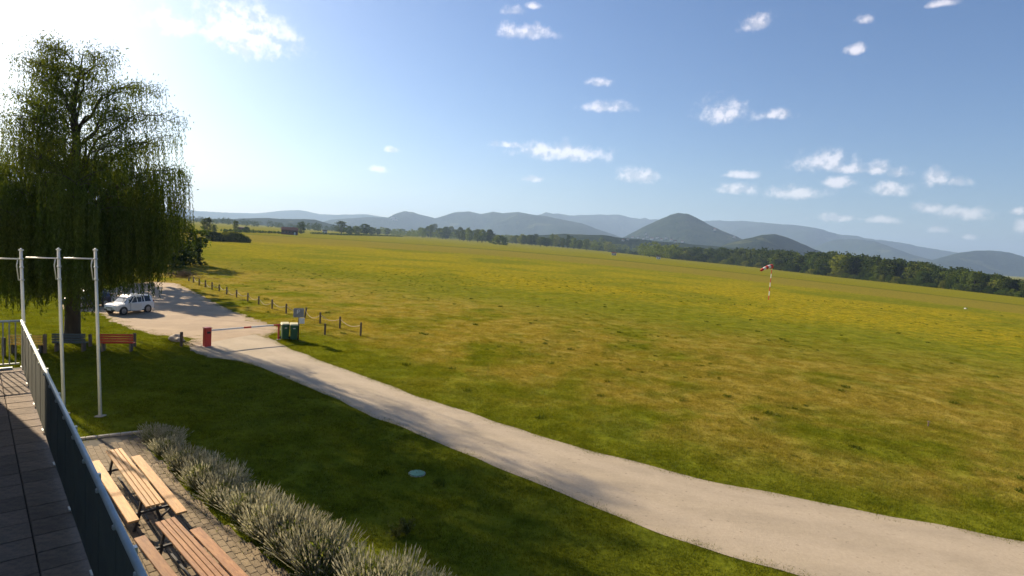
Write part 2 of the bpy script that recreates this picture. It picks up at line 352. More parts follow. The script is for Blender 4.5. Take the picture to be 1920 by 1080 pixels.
def road_mat(name, c1, c2, c3, ruts=False):
    m, t, out = new_mat(name); b = N(t, 'ShaderNodeBsdfPrincipled'); link(t, b.outputs[0], out.inputs[0]); b.inputs['Roughness'].default_value = .9; b.inputs['Specular IOR Level'].default_value = .2
    ge = N(t, 'ShaderNodeNewGeometry'); mp = N(t, 'ShaderNodeMapping'); mp.inputs['Rotation'].default_value = (0, 0, R(37)); mp.inputs['Scale'].default_value = (.12, 1.3, 1); link(t, ge.outputs['Position'], mp.inputs[0])
    f = sstep(t, noise(t, mp.outputs[0], .9, 5, .6), .3, .7); f2 = sstep(t, noise(t, ge.outputs['Position'], .45, 6, .7, .5), .42, .72)
    c_ = mix(t, f, c1, c2); c_ = mix(t, math_n(t, 'MULTIPLY', f2, .75), c_, c3); n3 = noise(t, ge.outputs['Position'], 14, 5, .75)
    if ruts:
        at = N(t, 'ShaderNodeAttribute', attribute_name='across'); ac = math_n(t, 'ADD', at.outputs['Fac'], math_n(t, 'MULTIPLY', math_n(t, 'SUBTRACT', noise(t, ge.outputs['Position'], .25, 3), .5), .22))
        ctr = math_n(t, 'ABSOLUTE', math_n(t, 'SUBTRACT', math_n(t, 'ABSOLUTE', math_n(t, 'SUBTRACT', ac, .5)), .21)); wh = sstep(t, ctr, .03, .12, .55, 0)
        c_ = mix(t, wh, c_, (.40, .335, .25)); edge = sstep(t, math_n(t, 'ABSOLUTE', math_n(t, 'SUBTRACT', ac, .5)), .38, .5, 0, .6)
        c_ = mix(t, math_n(t, 'MULTIPLY', edge, f2), c_, (.17, .135, .07)); st = sstep(t, noise(t, ge.outputs['Position'], 7, 2, .5), .66, .74, 0, .6); c_ = mix(t, st, c_, (.16, .13, .095))
    hs = N(t, 'ShaderNodeHueSaturation'); link(t, c_, hs.inputs['Color']); link(t, math_n(t, 'ADD', .72, math_n(t, 'MULTIPLY', n3, .56)), hs.inputs['Value']); link(t, hs.outputs[0], b.inputs['Base Color'])
    bn = N(t, 'ShaderNodeBump'); bn.inputs['Strength'].default_value = .5; bn.inputs['Distance'].default_value = .02; link(t, noise(t, ge.outputs['Position'], 18, 6, .7), bn.inputs['Height']); link(t, bn.outputs[0], b.inputs['Normal']); return m
def hill_mat():
    m, t, out = new_mat('wooded_hillside'); b = N(t, 'ShaderNodeBsdfPrincipled'); link(t, b.outputs[0], out.inputs[0]); b.inputs['Roughness'].default_value = 1; b.inputs['Specular IOR Level'].default_value = 0
    ge = N(t, 'ShaderNodeNewGeometry'); P = ge.outputs['Position']
    f = sstep(t, noise(t, P, .012, 6, .7), .35, .65); c_ = mix(t, f, (.010, .021, .012), (.028, .042, .020))
    me_ = sstep(t, noise(t, P, .0032, 4, .6, .4), .62, .66); c_ = mix(t, math_n(t, 'MULTIPLY', me_, .35), c_, (.14, .15, .055)); link(t, c_, b.inputs['Base Color'])
    bn = N(t, 'ShaderNodeBump'); bn.inputs['Strength'].default_value = 1; bn.inputs['Distance'].default_value = 30; link(t, noise(t, P, .03, 5, .7), bn.inputs['Height']); link(t, bn.outputs[0], b.inputs['Normal']); return m

MAT = dict(
    turf=ground_mat(), blade=blade_mat(), hill=hill_mat(),
    road=road_mat('compacted_gravel_road', (.37, .31, .225), (.31, .262, .195), (.41, .345, .26), True),
    lot=road_mat('gravel_lot', (.35, .262, .175), (.27, .205, .14), (.41, .315, .215)),
    bark=M('bark', (.055, .042, .028), (.03, .024, .017), .95, 7, .8, 25, stretch=(1, 1, .25)),
    willow=leaf_mat('willow_leaf', (.050, .082, .018), (.084, .110, .022), .44, .35),
    leaf_a=leaf_mat('leaf_mid_green', (.060, .096, .020), (.098, .124, .028), .34, .5, .4),
    leaf_b=leaf_mat('leaf_dark_green', (.032, .058, .015), (.054, .082, .020), .28, .5, .4),
    leaf_c=leaf_mat('leaf_yellow_green', (.105, .135, .026), (.15, .17, .038), .38, .5, .25),
    leaf_d=leaf_mat('leaf_conifer', (.022, .040, .018), (.035, .052, .020), .12, .5, .25),
    lav_leaf=leaf_mat('lavender_foliage', (.115, .155, .05), (.175, .205, .07), .38, 2., .25),
    lav_stem=leaf_mat('lavender_spikes', (.25, .25, .17), (.46, .43, .33), .32, 5., .25, (1.0, 1.0, .85)),
    tuft=leaf_mat('dark_weed_tuft', (.05, .072, .010), (.08, .10, .016), .3, .3),
    weed=leaf_mat('weed_leaf', (.10, .12, .03), (.15, .15, .05), .3, 3.),
    concrete=M('concrete', (.36, .34, .30), (.28, .26, .23), .9, 3, .4, 50, grime=.3),
    tile=M('terrace_tile', (.25, .19, .14), (.17, .13, .10), .9, 22, .5, 120, rand=.16, grime=.25),
    paver=M('patio_paver', (.255, .195, .115), (.20, .152, .092), .9, 12, .5, 90, rand=.22, grime=.2),
    joint=M('paving_joint', (.07, .065, .05), (.05, .045, .036), .95, 8),
    plaster=M('plaster', (.55, .50, .43), (.48, .44, .38), .9, 1.5, .2, 40, grime=.15),
    rooftile=M('roof_tile', (.22, .075, .045), (.16, .055, .04), .85, 8, .3, 30),
    darkroof=M('dark_roof', (.09, .05, .045), (.06, .04, .038), .85, 6, .3, 30),
    barnwall=M('brown_boarding', (.11, .055, .045), (.08, .04, .035), .9, 4, .3, 30),
    white_wall=M('white_render', (.72, .69, .64), (.62, .6, .56), .85, 1, .1, 20),
    glass=M('window_glass', (.02, .025, .03), (.03, .035, .04), .08, 2, spec=.6),
    rail=M('galvanised_rail', (.50, .54, .53), (.40, .44, .43), .42, 5, .1, 60, metal=.55),
    panel=M('rail_panel', (.125, .140, .122), (.105, .118, .104), .9, 2.5, .15, 30, spec=.1, grime=.25),
    pole=M('flagpole_paint', (.66, .68, .62), (.56, .58, .54), .4, 3, .05, 40, grime=.1),
    black=M('black_steel', (.022, .022, .022), (.03, .03, .03), .5, 6),
    rubber=M('tyre_rubber', (.02, .02, .02), (.028, .028, .028), .85, 8),
    rim=M('alloy_rim', (.3, .3, .31), (.22, .22, .23), .35, 5, metal=.8),
    carwhite=M('white_car_paint', (.72, .72, .70), (.66, .66, .64), .25, 2, coat=.6),
    carblue=M('dark_blue_car_paint', (.022, .028, .06), (.018, .022, .05), .25, 2, coat=.6),
    carlamp=M('headlamp_lens', (.62, .64, .66), (.5, .52, .55), .12, 4, spec=.7),
    tail=M('tail_lamp_lens', (.30, .02, .015), (.22, .015, .012), .2, 4),
    wood=M('oiled_planks', (.56, .31, .10), (.42, .21, .065), .62, 3.2, .3, 30, stretch=(1, 9, 9), rand=.16, grime=.25),
    woodb=M('weathered_red_planks', (.38, .19, .075), (.25, .11, .045), .7, 3.2, .3, 30, stretch=(1, 9, 9), rand=.16, grime=.3),
    redwood=M('red_painted_slats', (.46, .032, .026), (.36, .026, .02), .6, 4, .2, 30, stretch=(1, 6, 6), rand=.1, grime=.15),
    bluewood=M('blue_painted_slats', (.045, .075, .095), (.035, .06, .078), .6, 4, .2, 30, stretch=(1, 6, 6), rand=.1, grime=.2),
    yelwood=M('yellow_painted_slats', (.72, .46, .08), (.6, .37, .06), .6, 4, .2, 30, stretch=(1, 6, 6), rand=.1, grime=.2),
    postwood=M('weathered_post', (.15, .115, .085), (.09, .07, .052), .9, 6, .6, 30, stretch=(3, 3, .5), rand=.25),
    rope=M('pale_rope', (.42, .36, .26), (.34, .29, .2), .9, 20),
    red=M('red_enamel', (.50, .045, .03), (.42, .035, .025), .45, 3, grime=.2),
    white=M('white_enamel', (.74, .73, .70), (.66, .65, .62), .45, 3, grime=.12),
    bin=M('green_bin_plastic', (.018, .085, .035), (.014, .068, .03), .45, 4, .1, 30, grime=.2),
    binlid=M('cream_bin_lid', (.62, .58, .34), (.52, .5, .3), .5, 4, grime=.2),
    signback=M('grey_sign_sheet', (.26, .27, .275), (.20, .21, .215), .5, 5, grime=.2),
    socked=M('windsock_red', (.58, .05, .03), (.48, .04, .025), .8, 6),
    sockwh=M('windsock_white', (.74, .70, .64), (.64, .6, .55), .8, 6),
    lid=M('green_cover', (.13, .31, .16), (.10, .25, .13), .5, 8, .2, 40, grime=.15),
    rock=M('limestone_rock', (.40, .34, .27), (.3, .26, .21), .9, 5, .6, 20),
    brush=M('cut_brush', (.15, .09, .05), (.09, .055, .035), .95, 6, rand=.2),
    quarry=M('quarry_face', (.48, .42, .36), (.38, .33, .29), .95, .02),
)

# ------------------------------------------------------------------ ground
ang = np.linspace(0, 2 * math.pi, 241)[:-1]
rad = np.r_[0.5, np.geomspace(3, 26000, 110)]
RR, AA = np.meshgrid(rad, ang, indexing='ij'); gx, gy = RR * np.sin(AA), RR * np.cos(AA); gz = terrain(gx, gy)
V = np.stack([gx, gy, gz], 2).reshape(-1, 3); na = len(ang)
ii, jj = np.meshgrid(np.arange(len(rad) - 1), np.arange(na), indexing='ij'); j2 = (jj + 1) % na
Fc = np.stack([ii * na + jj, (ii + 1) * na + jj, (ii + 1) * na + j2, ii * na + j2], 2).reshape(-1, 4)
Fc = np.r_[Fc, [[0, 60, 120, 180]]]
me = np_mesh('ground', V, Fc[:, ::-1], MAT['turf'], True)
tag(link_obj('ground', me), 'broad mown grass airfield and lawn reaching to the woods', None, kind='structure')

# road: both edges traced, then laid as a sheet over the turf
near_px = [(352, 651), (372, 664), (420, 674), (455, 678), (490, 690), (530, 706), (620, 744), (700, 782), (770, 808), (830, 835), (900, 862), (1000, 905), (1100, 945), (1180, 978), (1245, 1004), (1320, 1028), (1400, 1052), (1490, 1080), (1640, 1125), (1800, 1170)]
far_px = [(478, 627), (520, 640), (545, 655), (620, 683), (700, 712), (780, 742), (900, 781), (1000, 814), (1100, 843), (1240, 880), (1320, 900), (1500, 935), (1650, 965), (1800, 993), (1920, 1015), (2050, 1036), (2200, 1060)]
def wobble(P, amp, f=1.3, ph=0.):
    P = P.copy(); s_ = np.arange(len(P)) * .25
    P[:, 0] += amp * (np.sin(s_ * f + ph) + .7 * np.sin(s_ * f * 2.7 + 1 + ph)); P[:, 1] += amp * (np.cos(s_ * f * 1.7 + ph) + .6 * np.sin(s_ * f * 3.1 + ph)); return P
nw, fw_ = [gp(*q, 0)[:2] for q in near_px], [gp(*q, 0)[:2] for q in far_px]
on = fw_[-1] - fw_[-4]; on = on / np.linalg.norm(on) * 45; nw.append(nw[-1] + on); fw_.append(fw_[-1] + on)             # the road runs on past the frame
E1 = wobble(resample(nw, .3), .03); E2 = wobble(resample(fw_, .3), .04, 1.1, 2.)
n_ = 420; k1 = np.linspace(0, 1, n_)
A1 = np.stack([np.interp(k1, np.linspace(0, 1, len(E1)), E1[:, k]) for k in (0, 1)], 1); A2 = np.stack([np.interp(k1, np.linspace(0, 1, len(E2)), E2[:, k]) for k in (0, 1)], 1)
V = []
for k in range(7):
    t = k / 6; p = A1 * (1 - t) + A2 * t; V.append(np.c_[p, np.full(n_, .012 + .03 * math.sin(math.pi * t))])
V = np.concatenate(V); Fc = [(k * n_ + i, k * n_ + i + 1, (k + 1) * n_ + i + 1, (k + 1) * n_ + i) for k in range(6) for i in range(n_ - 1)]
me = np_mesh('road', V, Fc, MAT['road'], True); at_ = me.attributes.new('across', 'FLOAT', 'POINT'); at_.data.foreach_set('value', np.repeat(np.linspace(0, 1, 7), n_).astype(np.float32))
tag(link_obj('road', me), kind='structure')
ROAD_POLY = list(A1) + list(A2[::-1])
lot_px = [(120, 560), (190, 548), (250, 531), (285, 528), (330, 531), (362, 546), (400, 566), (440, 585), (480, 598), (508, 610), (528, 614), (526, 622), (500, 630), (540, 655), (470, 676), (420, 674), (372, 664), (352, 651), (345, 642), (372, 634), (335, 632), (285, 627), (245, 616), (205, 602), (190, 588), (120, 580)]
P = resample([gp(*q, 0)[:2] for q in lot_px + lot_px[:1]], .4)[:-1]
P[:, 0] += .12 * np.sin(np.arange(len(P)) * 1.9) + .1 * rng.normal(size=len(P)); P[:, 1] += .15 * rng.normal(size=len(P))
bm = bmesh.new(); vs = [bm.verts.new((p[0], p[1], .006)) for p in P]; f = bm.faces.new(vs); bmesh.ops.triangulate(bm, faces=[f]); bmesh.ops.recalc_face_normals(bm, faces=bm.faces)
if sum(f.normal.z for f in bm.faces) < 0: bmesh.ops.reverse_faces(bm, faces=bm.faces)
me = bpy.data.meshes.new('gravel_lot'); bm.to_mesh(me); bm.free(); me.materials.append(MAT['lot'])
tag(link_obj('parking_lot', me), kind='structure'); LOT_POLY = [tuple(p) for p in P]

# ------------------------------------------------------------------ terrace, patio, clubhouse
ZD = 3.5
D1 = np.array([.6965, -.7176]); NR = np.array([.7176, .6965]); C0 = np.array([-10.52, 12.12])      # along the terrace edge, outward, far corner
def dk(s_, o_, z=0.): p = C0 + D1 * s_ + NR * o_; return (p[0], p[1], z)
RZ_D = math.atan2(D1[1], D1[0])
terr = empty('terrace', dk(0, 0, 0), RZ_D, 'raised paved terrace with large square tiles along the left edge', 'terrace')
def loc(s_, o_, z): return (s_, o_, z)                           # local frame: x along the edge, y = outward
MB().box((6.5, -2.4, 1.70), (13.4, 4.9, 3.40)).build('terrace_wall', MAT['plaster'], terr)
MB().box((6.5, -2.4, 3.437), (13.5, 5.0, .07)).build('slab', MAT['joint'], terr)
tile_me = MB().box((0, 0, 0), (.388, .388, .04), bev=.005).mesh('tile', MAT['tile'])
ts = .4
for i in range(32):
    for j in range(11):
        x, y = .05 + ts * (i + .5), -.01 - ts * (j + .5)
        p = C0 + D1 * x + NR * y
        if p[1] > 0.9 and x < 13:
            o = link_obj('tile', tile_me, terr); o.location = (x, y, ZD - .012 + random.uniform(-.003, .003)); o.rotation_euler = (random.uniform(-.004, .004), random.uniform(-.004, .004), random.uniform(-.006, .006))
kerb = MB().box((6.6, .02, ZD - .03), (13.2, .04, .09)).box((.0, -2.5, ZD - .0), (.06, 4.6, .1)).build('edge_trim', MAT['rail'], terr)
# railing
rail = empty('railing', dk(0, 0, ZD), RZ_D, 'grey metal railing with sheet panels along the terrace edge', 'railing')
RH = 1.06
MB().tube([(.05, -.05, RH), (12.9, -.05, RH)], .027, 10).build('top_rail', MAT['rail'], rail, True)
MB().tube([(.05, -.05, RH), (.05, -4.2, RH)], .024, 10).build('top_rail', MAT['rail'], rail, True)
MB().beam((.05, -.09, .13), (.05, -4.2, .13), .03, .03).build('bottom_rail', MAT['rail'], rail)
post_me = MB().box((0, 0, .5), (.05, .05, 1.06)).box((0, 0, .055), (.11, .11, .012)).mesh('post', MAT['rail'])
for x in np.arange(.05, 12.9, 1.6):
    o = link_obj('post', post_me, rail); o.location = (x, -.015, 0)
for y in (-1.4, -2.8, -4.2): o = link_obj('post', post_me, rail); o.location = (.05, y, 0)
pan_me = MB().box((0, 0, 0), (1.592, .006, .93)).box((-.4, -.005, 0), (.012, .004, .93)).box((.4, -.005, 0), (.012, .004, .93)).mesh('panel', MAT['panel'])
clip_me = MB().box((0, 0, 0), (.05, .07, .035), bev=.006).mesh('clip', MAT['rail'])
for k, x in enumerate(np.arange(.05, 12.0, 1.6)):
    o = link_obj('panel', pan_me, rail); o.location = (x + .8, -.055, .555)
    for dx in (.4, 1.2):
        c_ = link_obj('clip', clip_me, rail); c_.location = (x + dx, -.05, 1.03)
bal_me = MB().box((0, 0, 0), (.012, .022, .9)).mesh('baluster', MAT['rail'])
for k in range(1, 42):
    y = -.05 - .1 * k
    o = link_obj('baluster', bal_me, rail); o.location = (.05, y, .59)
# clubhouse the camera hangs on: its corner shades the terrace
Cn = np.array([-9.05, 9.90]) + np.array([-math.cos(R(SH_AZ)), -math.sin(R(SH_AZ))]) * 3.4
ch = empty('clubhouse', (-16, 4, 0), 0, 'rendered clubhouse wall just beyond the left edge of the view', 'building')
foot = [tuple(Cn), (-3.4, -2.5), (-14, -14), (-24, 6)]
def prism(poly, z0, z1, off=(0, 0)):
    n = len(poly); vs = [(p[0] - off[0], p[1] - off[1], z0) for p in poly] + [(p[0] - off[0], p[1] - off[1], z1) for p in poly]
    return vs, [tuple(range(n))[::-1], tuple(range(n, 2 * n))] + [(i, (i + 1) % n, n + (i + 1) % n, n + i) for i in range(n)]
MB().add(*prism(foot, 0, 10.6, (-16, 4))).build('wall', MAT['plaster'], ch)
cc = np.mean(np.array(foot), 0); big = [tuple(cc + (np.array(p) - cc) * 1.012) for p in foot]
MB().add(*prism(big, 10.602, 10.9, (-16, 4))).build('roof', MAT['darkroof'], ch)
wa, wb = np.array(foot[0]), np.array(foot[1])
for k in range(3):
    p = wa + (wb - wa) * (.2 + .28 * k); ud = (wb - wa) / np.linalg.norm(wb - wa); nn = np.array([-ud[1], ud[0]]); nn = nn if nn @ (np.array([0, 0]) - cc) > 0 else -nn
    mbw = MB().box((0, 0, 0), (1.3, .06, 1.3)); o = mbw.build('window', MAT['white'], ch); o.location = (p[0] + nn[0] * .02 + 16, p[1] + nn[1] * .02 - 4, 5.2); o.rotation_euler.z = math.atan2(ud[1], ud[0])
    MB().box((0, .0, 0), (1.12, .09, 1.12)).build('pane', MAT['glass'], o)
# patio of small pavers at the foot of the terrace
pat_px = [(138, 826), (160, 823), (262, 812), (285, 850), (345, 915), (420, 985), (500, 1045), (545, 1085)]
patio = [gp(*q, 0)[:2] for q in pat_px] + [np.array([-1.2, 8.2]), np.array(dk(12.5, .02)[:2]), np.array(dk(-.5, .02)[:2]), np.array(dk(-2.6, 1.2)[:2])]
PATIO_POLY = [tuple(p) for p in patio]
pz = MB().add(*prism(PATIO_POLY, -.05, .008)).build('patio', MAT['joint']); tag(pz, kind='structure')
pw, ph_ = .30, .15
pav_me = MB().box((0, 0, 0), (pw - .012, ph_ - .010, .05), bev=.006).mesh('paver', MAT['paver'])
cand = []
for i in range(-14, 60):
    for j in range(0, 44):
        x = i * pw + (pw / 2 if j % 2 else 0); y = .2 + j * ph_
        p = C0 + D1 * x + NR * y; cand.append((p[0], p[1]))
cand = np.array(cand); keep = poly_in(cand, PATIO_POLY); cand = cand[keep]
def proj(P):
    Q = np.asarray(P, float) - np.array([0, 0, CAM_H]); a_, b_, d_ = Q @ cam_r, Q @ cam_u, Q @ FW
    return 960 + F_PX * a_ / d_, 540 - F_PX * b_ / d_
u_, v_ = proj(np.c_[cand, np.zeros(len(cand))])
# those seen past the railing
railp = [proj(np.array(dk(s_, -.05, ZD + RH))) for s_ in np.linspace(0, 12.8, 40)]
rx = np.interp(v_, [q[1] for q in railp], [q[0] for q in railp])
vis = (v_ < 1095) & (u_ > rx - 4) & (u_ < 620)
order = np.argsort(np.hypot(cand[:, 0], cand[:, 1])); seen = [i for i in order if vis[i]]
first = set(seen[:300])
V = []; Fq = []; base_v = np.array([v.co for v in pav_me.vertices]); base_f = [tuple(p.vertices) for p in pav_me.polygons]
mb = MB(); cr_, sr_ = math.cos(RZ_D), math.sin(RZ_D)
for i in range(len(cand)):
    if i in first:
        o = link_obj('paver', pav_me, pz); o.location = (cand[i][0], cand[i][1], .0 + random.uniform(-.003, .004)); o.rotation_euler = (random.uniform(-.012, .012), random.uniform(-.012, .012), RZ_D + random.uniform(-.015, .015))
    elif vis[i] or random.random() < .9:
        mb.box((cand[i][0], cand[i][1], random.uniform(-.003, .004)), (pw - .012, ph_ - .010, .05), RZ_D + random.uniform(-.015, .015))
if mb.v: tag(mb.build('paving', MAT['paver'], pz), kind='stuff')
kb = MB()
k0, k1_ = gp(138, 826, 0), gp(268, 811, 0)
for k in range(6):
    p = k0 + (k1_ - k0) * ((k + .5) / 6); ln = np.linalg.norm(k1_ - k0) / 6
    o = MB().box((0, 0, 0), (ln - .01, .12, .14), bev=.01).build('kerbstone', MAT['concrete'], pz); o.location = (p[0], p[1], .0); o.rotation_euler.z = math.atan2(k1_[1] - k0[1], k1_[0] - k0[0])

# ------------------------------------------------------------------ hills
def vnoise(x, y, seed=0):
    """smooth value noise on arrays"""
    xi, yi = np.floor(x).astype(int), np.floor(y).astype(int); xf, yf = x - xi, y - yi
    def h(a_, b_):
        v = np.sin(a_ * 127.1 + b_ * 311.7 + seed * 74.7) * 43758.5453; return v - np.floor(v)
    u, v = xf * xf * (3 - 2 * xf), yf * yf * (3 - 2 * yf)
    return (h(xi, yi) * (1 - u) + h(xi + 1, yi) * u) * (1 - v) + (h(xi, yi + 1) * (1 - u) + h(xi + 1, yi + 1) * u) * v
def fbm(x, y, seed=0, o=4):
    s_ = 0; a_ = .5
    for k in range(o): s_ = s_ + a_ * vnoise(x * 2 ** k, y * 2 ** k, seed + k); a_ *= .5
    return s_
def hill(name, sky_px, dist, depth, label, seed, rough=.35):
    """a ridge whose crest follows the skyline, with spurs and gullies on both slopes"""
    sp = resample(sky_px, 3.0); m = 34
    V = []
    crest = [at_depth(x, y, dist * (1 + .06 * math.sin(x * .013 + seed))) for x, y in sp]
    for k in range(m):
        t = k / (m - 1) * 2 - 1                                     # -1 near foot, 0 crest, 1 far foot
        prof = (.5 + .5 * math.cos(math.pi * abs(t))) ** .85
        for c in crest:
            dr = c[:2] / np.linalg.norm(c[:2]); p = c[:2] + dr * depth * t
            V.append((p[0], p[1], prof * c[2]))
    V = np.array(V).reshape(m, len(sp), 3)
    f1 = fbm(V[..., 0] / 420 + 9, V[..., 1] / 420, seed); tt = np.abs(np.linspace(-1, 1, m))[:, None]
    V[..., 2] = V[..., 2] * (1 + (f1 - .47) * 1.1 * np.clip(tt * 2.2, 0, 1)) - 8 * (tt > .99) + rough * 22 * (fbm(V[..., 0] / 45, V[..., 1] / 45, seed + 5) - .5) * (tt < .95)
    ns = len(sp); ii, jj = np.meshgrid(np.arange(m - 1), np.arange(ns - 1), indexing='ij')
    Fc = np.stack([ii * ns + jj, ii * ns + jj + 1, (ii + 1) * ns + jj + 1, (ii + 1) * ns + jj], 2).reshape(-1, 4)
    o = link_obj(name, np_mesh(name, V.reshape(-1, 3), Fc, MAT['hill'], True)); return tag(o, label, None, kind='structure')
HILLS = [
    ('hill', [(40, 418), (120, 402), (220, 396), (300, 392), (345, 391), (372, 397), (420, 399), (480, 400), (530, 396), (560, 394), (600, 401), (640, 403), (690, 403), (740, 410), (800, 425), (840, 440)], 9000, 1500, 'pale blue far ridge at the left end of the skyline', 1),
    ('hill', [(60, 430), (200, 414), (330, 412), (400, 411), (450, 410), (490, 409), (540, 411), (590, 412), (615, 419), (640, 427), (665, 436), (690, 444)], 2600, 500, 'low dark wooded hill behind the red roofed farm', 2),
    ('hill', [(560, 430), (620, 412), (690, 407), (728, 409), (742, 402), (758, 397), (775, 398), (800, 405), (815, 410), (835, 405), (852, 400), (880, 397), (902, 401), (925, 397), (945, 400), (972, 398), (1000, 402), (1022, 404), (1060, 413), (1090, 420), (1115, 429), (1150, 440), (1190, 455), (1230, 470)], 6000, 1300, 'blue grey ridge with twin humps and a pale quarry scar', 3),
    ('hill', [(900, 440), (980, 412), (1022, 402), (1045, 400), (1068, 404), (1110, 404), (1160, 402), (1182, 408), (1220, 411), (1270, 412), (1320, 415), (1392, 414), (1440, 418), (1500, 423), (1540, 430), (1572, 440), (1622, 447), (1690, 457), (1750, 467), (1800, 476), (1860, 490), (1930, 505)], 9500, 1800, 'long hazy blue mountain behind the cone shaped hill', 4),
    ('hill', [(1130, 462), (1168, 446), (1190, 435), (1220, 420), (1240, 411), (1258, 404), (1272, 402), (1288, 404), (1310, 413), (1340, 427), (1362, 436), (1384, 445), (1410, 456), (1450, 472)], 4000, 900, 'steep cone shaped wooded hill rising above the village', 5),
    ('hill', [(1330, 470), (1380, 452), (1405, 447), (1430, 440), (1455, 439), (1480, 446), (1510, 459), (1540, 472), (1580, 488)], 3000, 600, 'low round wooded hill right of the cone', 6),
    ('hill', [(1480, 480), (1560, 452), (1600, 448), (1640, 452), (1672, 464), (1710, 478), (1760, 492)], 7000, 900, 'faint low foothill under the long mountain', 7),
    ('hill', [(1700, 500), (1760, 484), (1800, 474), (1830, 470), (1862, 470), (1892, 474), (1922, 482), (1990, 492), (2080, 500), (2180, 505)], 6000, 1000, 'blue rounded mountain at the right end of the skyline', 8),
    ('hill', [(940, 449), (1000, 441), (1060, 438), (1120, 441), (1180, 446), (1240, 452), (1300, 458), (1360, 463), (1420, 470), (1480, 478)], 1900, 320, 'low wooded rise in front of the village', 9),
]
from mathutils.bvhtree import BVHTree
bv, bp, nb = [], [], 0
for h in HILLS:
    me = hill(*h).data; bv += [tuple(v.co) for v in me.vertices]; bp += [tuple(i + nb for i in p.vertices) for p in me.polygons]; nb = len(bv)
HILL_BVH = BVHTree.FromPolygons(bv, bp)
def on_hill(x, y):
    """place on the hillsides seen at a photo pixel"""
    hit = HILL_BVH.ray_cast(Vector((0, 0, CAM_H)), Vector(ray(x, y)).normalized()); return None if hit[0] is None else np.array(hit[0])
# quarry scar
q0 = on_hill(740, 413)
quarry = empty('quarry', tuple(q0), math.atan2(q0[1], q0[0]) + math.pi / 2, 'pale quarry scar cut into the humped ridge', 'quarry')
for k, (dx, dz, wd) in enumerate(((0, 0, 60), (-22, -22, 80), (-60, -40, 90), (18, 22, 40))):
    MB().box((dx, 0, dz), (wd, 26, 20), taper=.7).build('terrace_face', MAT['quarry'], quarry)

# ------------------------------------------------------------------ haze
hz = MB().box((0, 4000, 360), (30000, 22000, 760)).build('haze', None); tag(hz, kind='stuff')
m, t, out = new_mat('valley_haze'); pv = N(t, 'ShaderNodeVolumePrincipled'); pv.inputs['Color'].default_value = (.46, .67, 1, 1); pv.inputs['Density'].default_value = 1.1e-4; pv.inputs['Anisotropy'].default_value = .22
link(t, pv.outputs[0], out.inputs['Volume']); hz.data.materials.append(m)

# ------------------------------------------------------------------ trees
def leaf_cards(C, size, n_per, spread, flat=.7):
    """n_per quads scattered round each clump centre; returns V, F"""
    n = len(C) * n_per; ctr = np.repeat(C, n_per, 0) + rng.normal(size=(n, 3)) * np.repeat(spread, n_per)[:, None] * np.array([1, 1, flat])
    u = rng.normal(size=(n, 3)); u /= np.linalg.norm(u, axis=1)[:, None]; w_ = rng.normal(size=(n, 3)); v = np.cross(u, w_); v /= np.linalg.norm(v, axis=1)[:, None]
    s_ = size * rng.uniform(.6, 1.3, n)[:, None]; u *= s_; v *= s_ * .7
    V = np.stack([ctr - u, ctr + v, ctr + u, ctr - v], 1).reshape(-1, 3); return V, np.arange(n * 4).reshape(-1, 4)
def crown_points(style, H, n):
    """clump centres of a crown"""
    P = []
    while len(P) < n:
        z = random.random(); an = random.uniform(0, 2 * math.pi)
        if style == 'round': r = .36 * math.sin(math.pi * (.10 + .86 * z)) ** .7; zz = .16 + .80 * z
        elif style == 'oval': r = .25 * math.sin(math.pi * (.08 + .88 * z)) ** .6; zz = .14 + .84 * z
        elif style == 'poplar': r = .15 * math.sin(math.pi * (.10 + .84 * z)) ** .5; zz = .06 + .92 * z
        elif style == 'conifer': r = .22 * (1 - z) ** .85 + .01; zz = .10 + .90 * z
        elif style == 'bush': r = .62 * math.sqrt(max(0, 1 - (z * .98) ** 2)); zz = .03 + .92 * z
        else: r = .5; zz = z
        r *= (1 + .22 * math.sin(3 * an + 5 * z) + .15 * math.sin(7 * an)) * math.sqrt(random.uniform(.25, 1.))
        P.append((r * math.cos(an) * H, r * math.sin(an) * H, zz * H))
    return np.array(P)
def tree_meshes(style, leaf, clumps, per, size, seed):
    random.seed(seed); H = 1.
    C = crown_points(style, H, clumps); V, Fc = leaf_cards(C, size, per, np.full(len(C), .045 if style != 'conifer' else .03))
    V[:, 2] = np.maximum(V[:, 2], .01)
    crown = np_mesh('crown', V, Fc, MAT[leaf])
    mb = MB(); mb.tube([(0, 0, -.03), (.004, 0, .12), (-.006, .004, .4), (.004, 0, .72)], [.026, .020, .014, .004], 7)
    for k in range(7):
        an = k * 2.4; z = .22 + .06 * k; r = .22 if style not in ('poplar', 'conifer') else .1
        mb.tube([(0, 0, z), (r * .5 * math.cos(an), r * .5 * math.sin(an), z + .09), (r * math.cos(an), r * math.sin(an), z + .16)], [.009, .006, .002], 5)
    return crown, mb.mesh('trunk', MAT['bark'], True)
PRO = {}
for nm, st, lf, cl, pr, sz, sd in (('ra', 'round', 'leaf_a', 110, 16, .034, 1), ('rb', 'round', 'leaf_b', 110, 16, .034, 2), ('rc', 'round', 'leaf_c', 100, 16, .032, 3), ('oa', 'oval', 'leaf_a', 100, 16, .030, 4), ('ob', 'oval', 'leaf_b', 100, 16, .030, 5),
                                   ('pa', 'poplar', 'leaf_b', 90, 16, .024, 6), ('pc', 'poplar', 'leaf_c', 80, 14, .024, 7), ('ca', 'conifer', 'leaf_d', 120, 14, .024, 8), ('ba', 'bush', 'leaf_a', 170, 18, .045, 9), ('bb', 'bush', 'leaf_b', 170, 18, .045, 10), ('bc', 'bush', 'leaf_c', 150, 18, .045, 11)):
    PRO[nm] = tree_meshes(st, lf, cl, pr, sz, sd)
random.seed(21)
